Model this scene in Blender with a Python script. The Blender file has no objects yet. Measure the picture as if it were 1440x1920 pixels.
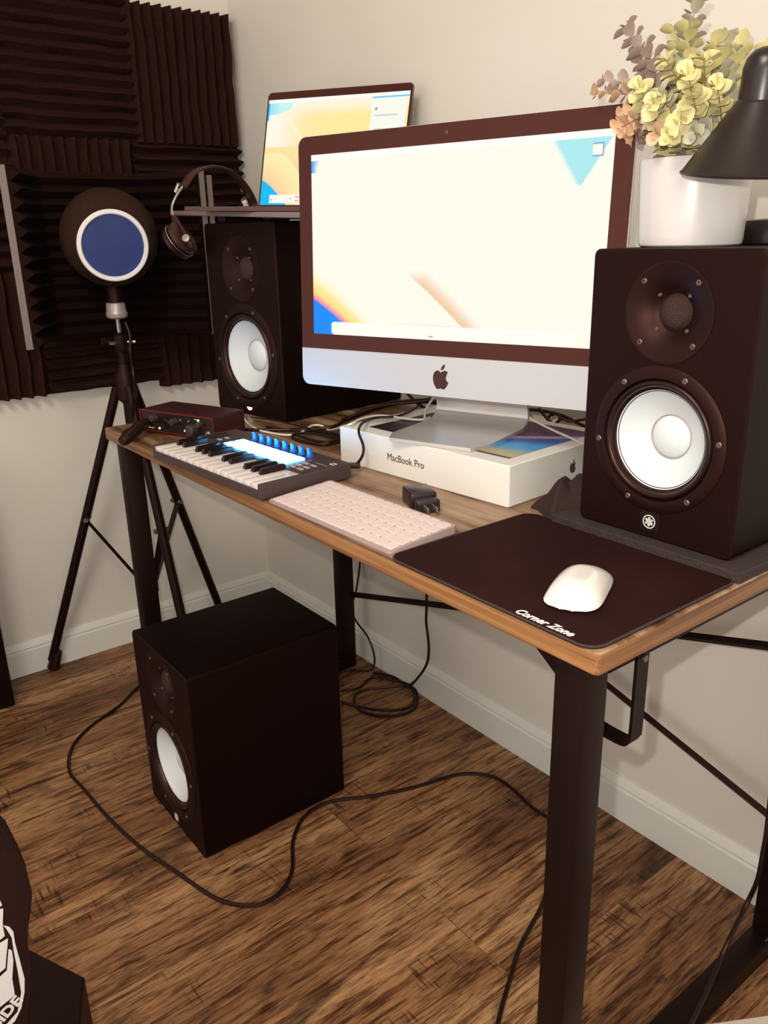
import bpy, bmesh, math, random
from mathutils import Vector, Matrix, Euler, noise
from mathutils.geometry import tessellate_polygon
PI = math.pi
R = math.radians
S = bpy.context.scene
COL = S.collection

# ------------------------------------------------------------------ camera, light, exposure
cam_d = bpy.data.cameras.new('camera'); cam = bpy.data.objects.new('camera', cam_d); COL.objects.link(cam)
CAM = Vector((2.17582, -1.18871, 1.11537)); YAW, PITCH, ROLL = 2.488027, -0.327284, -0.0229315
_f = Vector((math.cos(PITCH)*math.cos(YAW), math.cos(PITCH)*math.sin(YAW), math.sin(PITCH)))
_r0 = Vector((math.sin(YAW), -math.cos(YAW), 0)); _u0 = _r0.cross(_f)
_r = math.cos(ROLL)*_r0 + math.sin(ROLL)*_u0; _u = -math.sin(ROLL)*_r0 + math.cos(ROLL)*_u0
cam.matrix_world = Matrix(((_r.x, _u.x, -_f.x, CAM.x), (_r.y, _u.y, -_f.y, CAM.y), (_r.z, _u.z, -_f.z, CAM.z), (0, 0, 0, 1)))
cam_d.sensor_fit = 'VERTICAL'; cam_d.sensor_height = 32.0; cam_d.lens = 32.0*1528.4/1920
cam_d.clip_start = .02
S.camera = cam
S.view_settings.view_transform = 'Standard'; S.view_settings.look = 'None'
S.view_settings.exposure = 0.0; S.view_settings.gamma = 1.0; S.view_settings.use_curve_mapping = False
W = bpy.data.worlds.new('world'); S.world = W; W.use_nodes = True
W.node_tree.nodes['Background'].inputs[0].default_value = (1.0, .925, .85, 1)
W.node_tree.nodes['Background'].inputs[1].default_value = 1.32
def area(name, loc, target, size, power, color):
    d = bpy.data.lights.new(name, 'AREA'); d.size = size; d.energy = power; d.color = color
    o = bpy.data.objects.new(name, d); COL.objects.link(o); o.location = loc
    o.rotation_euler = (Vector(target)-Vector(loc)).to_track_quat('-Z', 'Y').to_euler(); return o
area('phone_flash', CAM - _r*.035 + _u*.05, CAM + _f*2, .012, 7.5, (1.0, .93, .84))
area('ceiling_lamp', (1.9, -1.6, 2.35), (.9, -.5, .6), .6, 32.0, (1.0, .90, .79))

# ------------------------------------------------------------------ materials
def mat(name, color, rough=.5, metal=0.0, spec=.5, noise_amt=0, noise_scale=20, bump=0, bump_scale=200, emit=None, estr=1, coat=0, sheen=0):
    m = bpy.data.materials.new(name); m.use_nodes = True; n = m.node_tree.nodes; l = m.node_tree.links
    b = n['Principled BSDF']; b.inputs['Base Color'].default_value = (*color, 1); b.inputs['Roughness'].default_value = rough
    b.inputs['Metallic'].default_value = metal; b.inputs['Specular IOR Level'].default_value = spec
    if name.startswith(('black', 'waveguide', 'rubber', 'headphone', 'bag', 'mousepad')): b.inputs['Specular Tint'].default_value = (1.0, .52, .46, 1)
    if coat: b.inputs['Coat Weight'].default_value = coat
    if sheen: b.inputs['Sheen Weight'].default_value = sheen
    tc = n.new('ShaderNodeTexCoord')
    if noise_amt:
        t = n.new('ShaderNodeTexNoise'); t.inputs['Scale'].default_value = noise_scale; t.inputs['Detail'].default_value = 5
        l.new(tc.outputs['Object'], t.inputs['Vector'])
        r = n.new('ShaderNodeValToRGB'); r.color_ramp.elements[0].position = .3; r.color_ramp.elements[1].position = .7
        r.color_ramp.elements[0].color = (*[c*(1-noise_amt) for c in color], 1); r.color_ramp.elements[1].color = (*[min(1, c*(1+noise_amt)) for c in color], 1)
        l.new(t.outputs['Fac'], r.inputs['Fac']); l.new(r.outputs['Color'], b.inputs['Base Color'])
    if bump:
        t2 = n.new('ShaderNodeTexNoise'); t2.inputs['Scale'].default_value = bump_scale; t2.inputs['Detail'].default_value = 3
        l.new(tc.outputs['Object'], t2.inputs['Vector'])
        bp = n.new('ShaderNodeBump'); bp.inputs['Strength'].default_value = bump; bp.inputs['Distance'].default_value = .002
        l.new(t2.outputs['Fac'], bp.inputs['Height']); l.new(bp.outputs['Normal'], b.inputs['Normal'])
    if emit:
        b.inputs['Emission Color'].default_value = (*emit, 1); b.inputs['Emission Strength'].default_value = estr
    return m
def attr_mat(name, strength=None, rough=.4):
    m = bpy.data.materials.new(name); m.use_nodes = True; n = m.node_tree.nodes; l = m.node_tree.links
    b = n['Principled BSDF']; a = n.new('ShaderNodeVertexColor'); a.layer_name = 'Col'
    b.inputs['Roughness'].default_value = rough
    if strength is None: l.new(a.outputs['Color'], b.inputs['Base Color'])
    else:
        b.inputs['Base Color'].default_value = (.01, .01, .01, 1); b.inputs['Specular IOR Level'].default_value = .1
        l.new(a.outputs['Color'], b.inputs['Emission Color']); b.inputs['Emission Strength'].default_value = strength
    return m
def wood_mat(name, stops, along, s_long, s_cross, rough=.5, bump=.3, plank=None, spec=.5, distort=1.2, blotch=None):
    """grain stretched along axis `along` of the object"""
    m = bpy.data.materials.new(name); m.use_nodes = True; n = m.node_tree.nodes; l = m.node_tree.links
    b = n['Principled BSDF']; b.inputs['Roughness'].default_value = rough; b.inputs['Specular IOR Level'].default_value = spec
    tc = n.new('ShaderNodeTexCoord'); mp = n.new('ShaderNodeMapping')
    sc = [s_cross]*3; sc['xyz'.index(along)] = s_long; mp.inputs['Scale'].default_value = sc
    vec = tc.outputs['Object']
    br = None
    if plank:
        sw = n.new('ShaderNodeMapping'); sw.inputs['Rotation'].default_value = (0, 0, R(-90+plank[2])); l.new(vec, sw.inputs['Vector'])
        br = n.new('ShaderNodeTexBrick'); br.inputs['Scale'].default_value = 1; br.inputs['Brick Width'].default_value = plank[0]
        br.inputs['Row Height'].default_value = plank[1]; br.inputs['Mortar Size'].default_value = .0012; br.inputs['Mortar Smooth'].default_value = .2
        br.inputs['Color1'].default_value = (0, 0, 0, 1); br.inputs['Color2'].default_value = (1, 1, 1, 1); br.inputs['Mortar'].default_value = (.5, .5, .5, 1)
        br.offset = .37; l.new(sw.outputs['Vector'], br.inputs['Vector'])
        off = n.new('ShaderNodeVectorMath'); off.operation = 'MULTIPLY_ADD'
        l.new(br.outputs['Color'], off.inputs[0]); off.inputs[1].default_value = (.6, 3.1, 5.3); l.new(vec, off.inputs[2]); vec = off.outputs[0]
    l.new(vec, mp.inputs['Vector'])
    t = n.new('ShaderNodeTexNoise'); t.inputs['Scale'].default_value = 1; t.inputs['Detail'].default_value = 9; t.inputs['Roughness'].default_value = .62; t.inputs['Distortion'].default_value = distort
    l.new(mp.outputs['Vector'], t.inputs['Vector'])
    t2 = n.new('ShaderNodeTexNoise'); t2.inputs['Scale'].default_value = .28; t2.inputs['Detail'].default_value = 4; t2.inputs['Distortion'].default_value = .6
    l.new(mp.outputs['Vector'], t2.inputs['Vector'])
    mx = n.new('ShaderNodeMath'); mx.operation = 'MULTIPLY_ADD'; l.new(t2.outputs['Fac'], mx.inputs[0]); mx.inputs[1].default_value = .55
    ml = n.new('ShaderNodeMath'); ml.operation = 'MULTIPLY'; ml.inputs[1].default_value = .45; l.new(t.outputs['Fac'], ml.inputs[0]); l.new(ml.outputs[0], mx.inputs[2])
    fac = mx.outputs[0]
    if blotch:
        t3 = n.new('ShaderNodeTexNoise'); t3.inputs['Scale'].default_value = blotch; t3.inputs['Detail'].default_value = 3; l.new(vec, t3.inputs['Vector'])
        m3 = n.new('ShaderNodeMath'); m3.operation = 'MULTIPLY_ADD'; l.new(t3.outputs['Fac'], m3.inputs[0]); m3.inputs[1].default_value = .35
        m4 = n.new('ShaderNodeMath'); m4.operation = 'SUBTRACT'; l.new(fac, m4.inputs[0]); m4.inputs[1].default_value = .175; l.new(m4.outputs[0], m3.inputs[2]); fac = m3.outputs[0]
    r = n.new('ShaderNodeValToRGB'); els = r.color_ramp.elements
    while len(els) < len(stops): els.new(.5)
    for e, (p, c) in zip(els, stops): e.position = p; e.color = (*c, 1)
    l.new(fac, r.inputs['Fac'])
    outc = r.outputs['Color']
    if br:
        mm = n.new('ShaderNodeMix'); mm.data_type = 'RGBA'; mm.blend_type = 'MULTIPLY'
        l.new(br.outputs['Fac'], mm.inputs['Factor']); l.new(outc, mm.inputs['A']); mm.inputs['B'].default_value = (.35, .3, .28, 1); outc = mm.outputs['Result']
        hv = n.new('ShaderNodeHueSaturation'); vv = n.new('ShaderNodeMath'); vv.operation = 'MULTIPLY_ADD'; vv.inputs[1].default_value = .35; vv.inputs[2].default_value = .82
        l.new(br.outputs['Color'], vv.inputs[0]); l.new(vv.outputs[0], hv.inputs['Value']); l.new(outc, hv.inputs['Color']); outc = hv.outputs['Color']
    l.new(outc, b.inputs['Base Color'])
    bp = n.new('ShaderNodeBump'); bp.inputs['Strength'].default_value = bump; bp.inputs['Distance'].default_value = .002
    l.new(fac, bp.inputs['Height']); l.new(bp.outputs['Normal'], b.inputs['Normal'])
    return m

M = {}
M['wall'] = mat('wall_paint', (.69, .645, .575), .75, noise_amt=.03, noise_scale=3, bump=.08, bump_scale=90)
M['trim'] = mat('trim_paint', (.72, .71, .65), .45, noise_amt=.03, noise_scale=8)
M['ceil'] = mat('ceiling_paint', (.7, .65, .58), .8)
def floor_mat():
    m = bpy.data.materials.new('laminate_floor'); m.use_nodes = True; n = m.node_tree.nodes; l = m.node_tree.links
    b = n['Principled BSDF']; b.inputs['Roughness'].default_value = .48; b.inputs['Specular IOR Level'].default_value = .3
    tc = n.new('ShaderNodeTexCoord'); sw = n.new('ShaderNodeMapping'); sw.inputs['Rotation'].default_value = (0, 0, R(-90)); l.new(tc.outputs['Object'], sw.inputs['Vector'])
    br = n.new('ShaderNodeTexBrick'); br.inputs['Scale'].default_value = 1; br.inputs['Brick Width'].default_value = 1.2; br.inputs['Row Height'].default_value = .19
    br.inputs['Mortar Size'].default_value = .0007; br.inputs['Mortar Smooth'].default_value = .1; br.offset = .37
    br.inputs['Color1'].default_value = (0, 0, 0, 1); br.inputs['Color2'].default_value = (1, 1, 1, 1); br.inputs['Mortar'].default_value = (.5, .5, .5, 1)
    l.new(sw.outputs['Vector'], br.inputs['Vector'])
    off = n.new('ShaderNodeVectorMath'); off.operation = 'MULTIPLY_ADD'; l.new(br.outputs['Color'], off.inputs[0]); off.inputs[1].default_value = (.6, 3.1, 5.3); l.new(tc.outputs['Object'], off.inputs[2])
    def nz(sc, scale=1, det=6, rough=.6, dist=0.0):
        mp = n.new('ShaderNodeMapping'); mp.inputs['Scale'].default_value = sc; l.new(off.outputs[0], mp.inputs['Vector'])
        t = n.new('ShaderNodeTexNoise'); t.inputs['Scale'].default_value = scale; t.inputs['Detail'].default_value = det; t.inputs['Roughness'].default_value = rough; t.inputs['Distortion'].default_value = dist
        l.new(mp.outputs['Vector'], t.inputs['Vector']); return t.outputs['Fac']
    def ramp(f, stops, interp='LINEAR'):
        r = n.new('ShaderNodeValToRGB'); els = r.color_ramp.elements; r.color_ramp.interpolation = interp
        while len(els) < len(stops): els.new(.5)
        for e, (p, c) in zip(els, stops): e.position = p; e.color = (*c, 1) if len(c) == 3 else c
        l.new(f, r.inputs['Fac']); return r.outputs['Color']
    def mul(a, b_, f=1.0, mode='MULTIPLY'):
        mm = n.new('ShaderNodeMix'); mm.data_type = 'RGBA'; mm.blend_type = mode; mm.inputs['Factor'].default_value = f
        l.new(a, mm.inputs['A']); l.new(b_, mm.inputs['B']); return mm.outputs['Result']
    base = ramp(nz((6, 1.6, 1), 1, 4, .5, .8), [(.32, (.135, .056, .024)), (.5, (.245, .118, .051)), (.68, (.37, .205, .096))])
    streak = nz((120, 9, 1), 1, 8, .72, .35)
    c = mul(base, ramp(streak, [(.33, (.12, .08, .06)), (.43, (.44, .36, .30)), (.50, (1, 1, 1)), (.66, (1.35, 1.38, 1.35))]))
    fine = nz((420, 30, 1), 1, 5, .7)
    c = mul(c, ramp(fine, [(.34, (.50, .46, .43)), (.5, (.97, .97, .97)), (.66, (1.25, 1.24, 1.2))]))
    patch = nz((14, 6, 1), 1, 3, .5, 1.2)
    c = mul(c, ramp(patch, [(.30, (.40, .38, .36)), (.42, (1, 1, 1))]))
    # short saw marks across the grain, only in worn spots
    cross = nz((14, 190, 1), 1, 2, .5); spot = nz((9, 5, 3), 1, 2, .5)
    mk = n.new('ShaderNodeMath'); mk.operation = 'MULTIPLY'
    l.new(ramp(cross, [(.36, (1, 1, 1)), (.43, (0, 0, 0))]), mk.inputs[0]); l.new(ramp(spot, [(.58, (0, 0, 0)), (.64, (1, 1, 1))]), mk.inputs[1])
    mm = n.new('ShaderNodeMix'); mm.data_type = 'RGBA'; mm.blend_type = 'MULTIPLY'; l.new(mk.outputs[0], mm.inputs['Factor']); l.new(c, mm.inputs['A']); mm.inputs['B'].default_value = (.35, .3, .28, 1); c = mm.outputs['Result']
    m2 = n.new('ShaderNodeMix'); m2.data_type = 'RGBA'; m2.blend_type = 'MULTIPLY'; l.new(br.outputs['Fac'], m2.inputs['Factor']); l.new(c, m2.inputs['A']); m2.inputs['B'].default_value = (.5, .45, .42, 1)
    l.new(m2.outputs['Result'], b.inputs['Base Color'])
    bp = n.new('ShaderNodeBump'); bp.inputs['Strength'].default_value = .6; bp.inputs['Distance'].default_value = .001; l.new(streak, bp.inputs['Height']); l.new(bp.outputs['Normal'], b.inputs['Normal'])
    return m
M['floor'] = floor_mat()
M['desk'] = wood_mat('rustic_desktop', [(.36, (.050, .020, .009)), (.46, (.13, .064, .030)), (.54, (.25, .145, .078)), (.66, (.38, .25, .15))], 'x', 4, 70, .45, .12, spec=.4, distort=.7, blotch=9)
M['deskedge'] = wood_mat('desk_edge_band', [(.38, (.050, .018, .007)), (.47, (.19, .080, .028)), (.58, (.32, .155, .060))], 'x', 3, 160, .4, .15, distort=.6)
M['deskedge_y'] = wood_mat('desk_side_edge_band', [(.38, (.050, .018, .007)), (.47, (.19, .080, .028)), (.58, (.32, .155, .060))], 'y', 3, 160, .4, .15, distort=.6)
M['metal'] = mat('black_powder_coat', (.006, .0028, .0025), .5, 0, .25, bump=.15, bump_scale=500)
M['cab'] = mat('black_cabinet_paint', (.0055, .0014, .0012), .6, 0, .22, noise_amt=.12, noise_scale=300, bump=.1, bump_scale=700)
M['cabside'] = mat('black_cabinet_vinyl', (.003, .001, .0008), .55, 0, .16, bump=.12, bump_scale=500)
M['guide'] = mat('waveguide_plastic', (.008, .0026, .0022), .5, 0, .3)
M['rubber'] = mat('rubber_surround', (.009, .0045, .004), .35, 0, .5)
M['cone'] = mat('white_cone', (.62, .66, .67), .45, 0, .5)
M['screw'] = mat('screw_metal', (.16, .12, .105), .35, .7)
M['mesh'] = mat('tweeter_mesh', (.05, .022, .018), .4, .4, bump=1, bump_scale=900)
M['badge'] = mat('badge_print', (.7, .66, .62), .5)
M['lit'] = mat('lit_badge', (1, 1, 1), .5, emit=(1, .95, .85), estr=5)
M['foam'] = mat('acoustic_foam', (.028, .0100, .0068), .95, 0, .1, noise_amt=.3, noise_scale=260, bump=.8, bump_scale=350)
M['liner'] = mat('shield_foam', (.013, .0045, .0035), .95, 0, .08, bump=.6, bump_scale=350)
M['ballfoam'] = mat('windscreen_foam', (.030, .014, .009), .95, 0, .1, noise_amt=.2, noise_scale=200, bump=.6, bump_scale=400)
M['strip'] = mat('grey_frame_metal', (.22, .17, .155), .5, .2)
M['shelf'] = mat('mauve_grey_board', (.20, .14, .13), .55)
M['blueposcreen'] = mat('blue_nylon_mesh', (.012, .030, .15), .5, bump=.4, bump_scale=900, noise_amt=.2, noise_scale=12)
M['whitepl'] = mat('white_plastic', (.80, .76, .72), .35)
M['alu'] = mat('silver_aluminium', (.66, .62, .60), .32, .65)
M['aluflat'] = mat('satin_silver_front', (.52, .52, .54), .34, .45)
M['glassbez'] = mat('black_bezel_glass', (.040, .010, .007), .32, 0, .5)
M['logo'] = mat('black_logo', (.03, .012, .012), .3)
M['darkalu'] = mat('dark_grey_aluminium', (.10, .05, .045), .4, .3)
M['cardw'] = mat('white_card', (.70, .68, .63), .5, noise_amt=.03, noise_scale=10)
M['ink'] = mat('dark_ink', (.06, .045, .04), .6)
M['keyw'] = mat('white_piano_key', (.68, .62, .59), .3)
M['keyb'] = mat('black_piano_key', (.012, .007, .007), .25)
M['lkbody'] = mat('controller_body', (.050, .030, .028), .5, bump=.15, bump_scale=700)
M['pad'] = mat('lit_pad', (.5, .9, .9), .5, emit=(.030, .42, 1.0), estr=42)
M['knobblue'] = mat('blue_spill_knob', (.01, .09, .38), .35)  # blue spill of the lit pads is put into the knob colour
M['line'] = mat('grey_print', (.38, .30, .30), .5)
M['padplate'] = mat('pad_plate', (.015, .02, .03), .3)
M['kbcover'] = mat('pink_white_silicone', (.66, .54, .51), .45, spec=.4)
M['kbgap'] = mat('keyboard_gap', (.36, .27, .26), .6)
M['mpad'] = mat('mousepad_cloth', (.019, .0058, .0055), .85, 0, .12, noise_amt=.25, noise_scale=9, bump=.35, bump_scale=900)
M['mpedge'] = mat('stitched_edge', (.035, .020, .020), .8, bump=1, bump_scale=500)
M['isopad'] = mat('ribbed_foam_pad', (.028, .015, .0135), .85, bump=1, bump_scale=250)
M['mprint'] = mat('pad_print', (.78, .70, .68), .6)
M['mouse'] = mat('mouse_shell', (.70, .67, .63), .18, 0, .5, coat=.3)
M['cable'] = mat('black_cable', (.0065, .0035, .003), .42)
M['cablew'] = mat('white_cable', (.72, .66, .62), .4)
M['red'] = mat('red_anodised', (.17, .010, .012), .35, .35)
M['redtop'] = mat('dark_red_top', (.042, .006, .006), .5, .2)
M['panel'] = mat('black_front_panel', (.010, .007, .007), .3)
M['knobk'] = mat('black_knob', (.045, .035, .032), .3)
M['silver'] = mat('satin_silver', (.42, .36, .33), .4, .3)
M['chrome'] = mat('chrome', (.6, .55, .52), .25, .9)
M['green'] = mat('green_led', (.1, 1, .4), .4, emit=(.2, 1, .45), estr=5)
M['amber'] = mat('amber_led', (1, .8, .1), .4, emit=(1, .75, .15), estr=5)
M['lamp'] = mat('lamp_enamel', (.013, .0068, .006), .33, 0, .5)
M['lampin'] = mat('lamp_inside', (.6, .55, .5), .5)
M['pot'] = mat('white_ceramic', (.60, .575, .56), .3, coat=.2)
M['soil'] = mat('moss', (.12, .09, .05), .9)
M['leaf1'] = mat('yellow_green_leaf', (.62, .56, .26), .6, noise_amt=.12, noise_scale=30)
M['leaf2'] = mat('sage_leaf', (.45, .43, .31), .6, noise_amt=.12, noise_scale=30)
M['leaf3'] = mat('peach_leaf', (.68, .44, .27), .6, noise_amt=.12, noise_scale=30)
M['leaf4'] = mat('dusty_mauve_leaf', (.44, .33, .29), .6, noise_amt=.12, noise_scale=30)
M['stem'] = mat('stem', (.25, .17, .12), .6)
M['cloth'] = mat('dark_cloth', (.030, .016, .014), .9, 0, .2, bump=.5, bump_scale=300)
M['bag'] = mat('bag_fabric', (.014, .006, .005), .9, 0, .15, bump=.4, bump_scale=250)
M['bagprint'] = mat('bag_print', (.60, .58, .56), .7)
M['pale'] = mat('pale_plastic', (.55, .48, .41), .5)
M['hpleather'] = mat('headphone_leather', (.035, .013, .011), .4)
M['charger'] = mat('charger_plastic', (.022, .013, .013), .25)
M['yellowed'] = mat('glue_residue', (.50, .38, .20), .6)
M['art'] = attr_mat('box_art', None, .35)

# ------------------------------------------------------------------ mesh helpers
def loc2(x, y, th, a, b, z):
    c, s = math.cos(th), math.sin(th); return Vector((x+c*a-s*b, y+s*a+c*b, z))
def finish(bm, name, m, parent=None, smooth=True, angle=35, mats=None):
    bmesh.ops.recalc_face_normals(bm, faces=bm.faces)
    me = bpy.data.meshes.new(name); bm.to_mesh(me); bm.free()
    for mm in (mats or [m]): me.materials.append(mm)
    if smooth and len(me.polygons):
        me.shade_smooth()
        me.set_sharp_from_angle(angle=R(angle))
    o = bpy.data.objects.new(name, me); COL.objects.link(o)
    if parent: o.parent = parent
    return o
def tag(o, label=None, cat=None, group=None, kind=None):
    if label: o['label'] = label
    if cat: o['category'] = cat
    if group: o['group'] = group
    if kind: o['kind'] = kind
    return o
def thing(name, label, cat, loc=(0, 0, 0), rz=0, group=None, rot=None):
    o = bpy.data.objects.new(name, None); COL.objects.link(o); o.location = loc
    o.rotation_euler = rot if rot else (0, 0, rz); o.empty_display_size = .05
    return tag(o, label, cat, group)
NB = bmesh.new
def box(bm, x0, x1, y0, y1, z0, z1, bev=0, seg=2, mi=0):
    vs = [bm.verts.new(p) for p in ((x0,y0,z0),(x1,y0,z0),(x1,y1,z0),(x0,y1,z0),(x0,y0,z1),(x1,y0,z1),(x1,y1,z1),(x0,y1,z1))]
    fs = [bm.faces.new([vs[i] for i in q]) for q in ((0,3,2,1),(4,5,6,7),(0,1,5,4),(1,2,6,5),(2,3,7,6),(3,0,4,7))]
    for f in fs: f.material_index = mi
    if bev:
        es = set(e for f in fs for e in f.edges)
        bmesh.ops.bevel(bm, geom=list(es), offset=bev, segments=seg, profile=.5, affect='EDGES', clamp_overlap=True)
    return vs
def xform(bm, mtx, start=0):
    bm.verts.ensure_lookup_table(); bmesh.ops.transform(bm, matrix=mtx, verts=bm.verts[start:])
def ring(bm, pts): return [bm.verts.new(p) for p in pts]
def bridge(bm, a, b, mi=0, closed=True):
    n = len(a); out = []
    for i in range(n if closed else n-1):
        j = (i+1) % n
        f = bm.faces.new((a[i], a[j], b[j], b[i])); f.material_index = mi; out.append(f)
    return out
def cap(bm, r, mi=0):
    f = bm.faces.new(r); f.material_index = mi; return f
def lathe(bm, prof, seg=48, mtx=None, mi=0, close0=True, close1=True):
    """prof: (r, z) pairs, revolved around Z then transformed"""
    mtx = mtx or Matrix(); prev = None
    for k, (r, z) in enumerate(prof):
        if r < 1e-6:
            cur = [bm.verts.new(mtx @ Vector((0, 0, z)))]
        else: cur = [bm.verts.new(mtx @ Vector((r*math.cos(2*PI*i/seg), r*math.sin(2*PI*i/seg), z))) for i in range(seg)]
        if prev:
            if len(prev) == 1 and len(cur) > 1:
                for i in range(seg): bm.faces.new((prev[0], cur[i], cur[(i+1) % seg])).material_index = mi
            elif len(cur) == 1 and len(prev) > 1:
                for i in range(seg): bm.faces.new((prev[i], cur[0], prev[(i+1) % seg])).material_index = mi
            elif len(cur) > 1: bridge(bm, prev, cur, mi)
        elif close0 and len(cur) > 1: cap(bm, cur, mi)
        prev = cur
    if close1 and len(prev) > 1: cap(bm, prev, mi)
def axis_m(p0, d):
    q = Vector(d).to_track_quat('Z', 'Y').to_matrix().to_4x4(); return Matrix.Translation(Vector(p0)) @ q
def cyl(bm, p0, p1, r0, r1=None, seg=20, mi=0):
    r1 = r0 if r1 is None else r1; p0 = Vector(p0); p1 = Vector(p1); d = p1-p0
    lathe(bm, [(r0, 0), (r1, d.length)], seg, axis_m(p0, d), mi)
def catmull(pts, n=8):
    pts = [Vector(p) for p in pts]; P = [2*pts[0]-pts[1]] + pts + [2*pts[-1]-pts[-2]]; out = []
    for i in range(1, len(P)-2):
        a, b, c, d = P[i-1:i+3]
        for k in range(n):
            t = k/n; out.append(.5*((2*b)+(c-a)*t+(2*a-5*b+4*c-d)*t*t+(3*b-a-3*c+d)*t*t*t))
    out.append(pts[-1]); return out
def tube(bm, pts, r, seg=8, smooth=6, flat=None, mi=0, caps=True):
    P = catmull(pts, smooth) if smooth else [Vector(p) for p in pts]
    prev = None; up = Vector((0, 0, 1)); first = None; N = len(P)
    t0 = (P[1]-P[0]).normalized(); nrm = t0.orthogonal().normalized()
    if flat: nrm = (up - up.dot(t0)*t0).normalized() if abs(up.dot(t0)) < .95 else nrm
    for i, p in enumerate(P):
        t = (P[min(i+1, N-1)]-P[max(i-1, 0)]).normalized()
        nrm = (nrm - nrm.dot(t)*t); nrm = nrm.normalized() if nrm.length > 1e-6 else t.orthogonal().normalized()
        bi = t.cross(nrm); ry = r; rx = flat or r
        rr = r if not callable(r) else r(i/(N-1))
        if callable(r): ry = rx = rr
        cur = [bm.verts.new(p + nrm*ry*math.cos(2*PI*k/seg) + bi*rx*math.sin(2*PI*k/seg)) for k in range(seg)]
        if prev: bridge(bm, prev, cur, mi)
        elif caps: cap(bm, cur, mi)
        prev = cur
    if caps: cap(bm, prev, mi)
def rrect(x0, x1, y0, y1, r, n=6, rs=None):
    rs = rs or (r, r, r, r); out = []
    for (cx, cy, a0, rr) in ((x1, y1, 0, rs[0]), (x0, y1, 90, rs[1]), (x0, y0, 180, rs[2]), (x1, y0, 270, rs[3])):
        sx = -1 if cx == x1 else 1; sy = -1 if cy == y1 else 1
        if rr < 1e-6: out.append((cx, cy)); continue
        for k in range(n+1):
            a = R(a0+90*k/n); out.append((cx+sx*rr+rr*math.cos(a), cy+sy*rr+rr*math.sin(a)))
    return out
def prism(bm, poly, h0, h1, fn, ch=0, mi=0):
    """poly 2D, extruded h0..h1 ; fn(u,v,h)->3D ; ch = chamfer on both ends"""
    if ch:
        cx = sum(p[0] for p in poly)/len(poly); cy = sum(p[1] for p in poly)/len(poly)
        w = max(p[0] for p in poly)-min(p[0] for p in poly); hh = max(p[1] for p in poly)-min(p[1] for p in poly)
        small = [(cx+(p[0]-cx)*(1-2*ch/w), cy+(p[1]-cy)*(1-2*ch/hh)) for p in poly]
        layers = [(small, h0), (poly, h0+ch), (poly, h1-ch), (small, h1)]
    else: layers = [(poly, h0), (poly, h1)]
    rs = [ring(bm, [fn(u, v, h) for u, v in pl]) for pl, h in layers]
    cap(bm, rs[0], mi)
    for a, b in zip(rs, rs[1:]): bridge(bm, a, b, mi)
    cap(bm, rs[-1], mi)
XYZ = lambda u, v, h: (u, v, h)
FRONT = lambda u, v, h: (u, h, v)      # drawn on an XZ face, h = depth (+y goes inward)
def poly_face(bm, loops, fn, mi=0):
    """filled face with holes; loops of 2D points"""
    allv = []; 
    for lp in loops: allv.append([Vector((p[0], p[1], 0)) for p in lp])
    tris = tessellate_polygon(allv); flat = [v for lp in allv for v in lp]
    vs = [bm.verts.new(fn(v.x, v.y)) for v in flat]
    for t in tris:
        try: bm.faces.new([vs[i] for i in t]).material_index = mi
        except ValueError: pass
    out = []; k = 0
    for lp in loops: out.append(vs[k:k+len(lp)]); k += len(lp)
    return out
def solid_poly(bm, loops, h0, h1, fn, mi=0):
    a = poly_face(bm, loops, lambda u, v: fn(u, v, h0), mi); b = poly_face(bm, loops, lambda u, v: fn(u, v, h1), mi)
    for ra, rb in zip(a, b): bridge(bm, ra, rb, mi)
def circle(cx, cy, r, n=48, ry=None): return [(cx+r*math.cos(2*PI*i/n), cy+(ry or r)*math.sin(2*PI*i/n)) for i in range(n)]
def text_obj(body, size, name, m, parent, mtx, shear=0, depth=.0003, xs=1.0, offset=0, spacing=1.0):
    c = bpy.data.curves.new(name+'_curve', 'FONT'); c.body = body; c.size = size; c.shear = shear; c.extrude = depth; c.offset = offset; c.space_character = spacing
    c.align_x = 'CENTER'; c.align_y = 'CENTER'; c.resolution_u = 3
    t = bpy.data.objects.new('tmp', c); COL.objects.link(t); bpy.context.view_layer.update()
    dg = bpy.context.evaluated_depsgraph_get(); me = bpy.data.meshes.new_from_object(t.evaluated_get(dg)); bpy.data.objects.remove(t)
    me.name = name; me.transform(mtx @ Matrix.Diagonal((xs, 1, 1, 1))); me.materials.clear(); me.materials.append(m)
    o = bpy.data.objects.new(name, me); COL.objects.link(o); o.parent = parent; return o
def copy_tree(o, parent=None):
    c = o.copy(); COL.objects.link(c); c.parent = parent
    for ch in list(o.children): copy_tree(ch, c)
    return c
def color_grid(bm_name, m, parent, nu, nv, fn, cf, thick=None):
    """grid of quads carrying a colour per vertex: a printed or lit picture"""
    me = bpy.data.meshes.new(bm_name); vs = []; cs = []; fs = []
    for j in range(nv+1):
        for i in range(nu+1): vs.append(fn(i/nu, j/nv)); cs.append(cf(i/nu, j/nv))
    for j in range(nv):
        for i in range(nu):
            a = j*(nu+1)+i; fs.append((a, a+1, a+nu+2, a+nu+1))
    me.from_pydata(vs, [], fs); at = me.color_attributes.new('Col', 'FLOAT_COLOR', 'POINT')
    for k, c in enumerate(cs): at.data[k].color = (*c, 1)
    me.materials.append(m); o = bpy.data.objects.new(bm_name, me); COL.objects.link(o); o.parent = parent; return o

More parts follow.
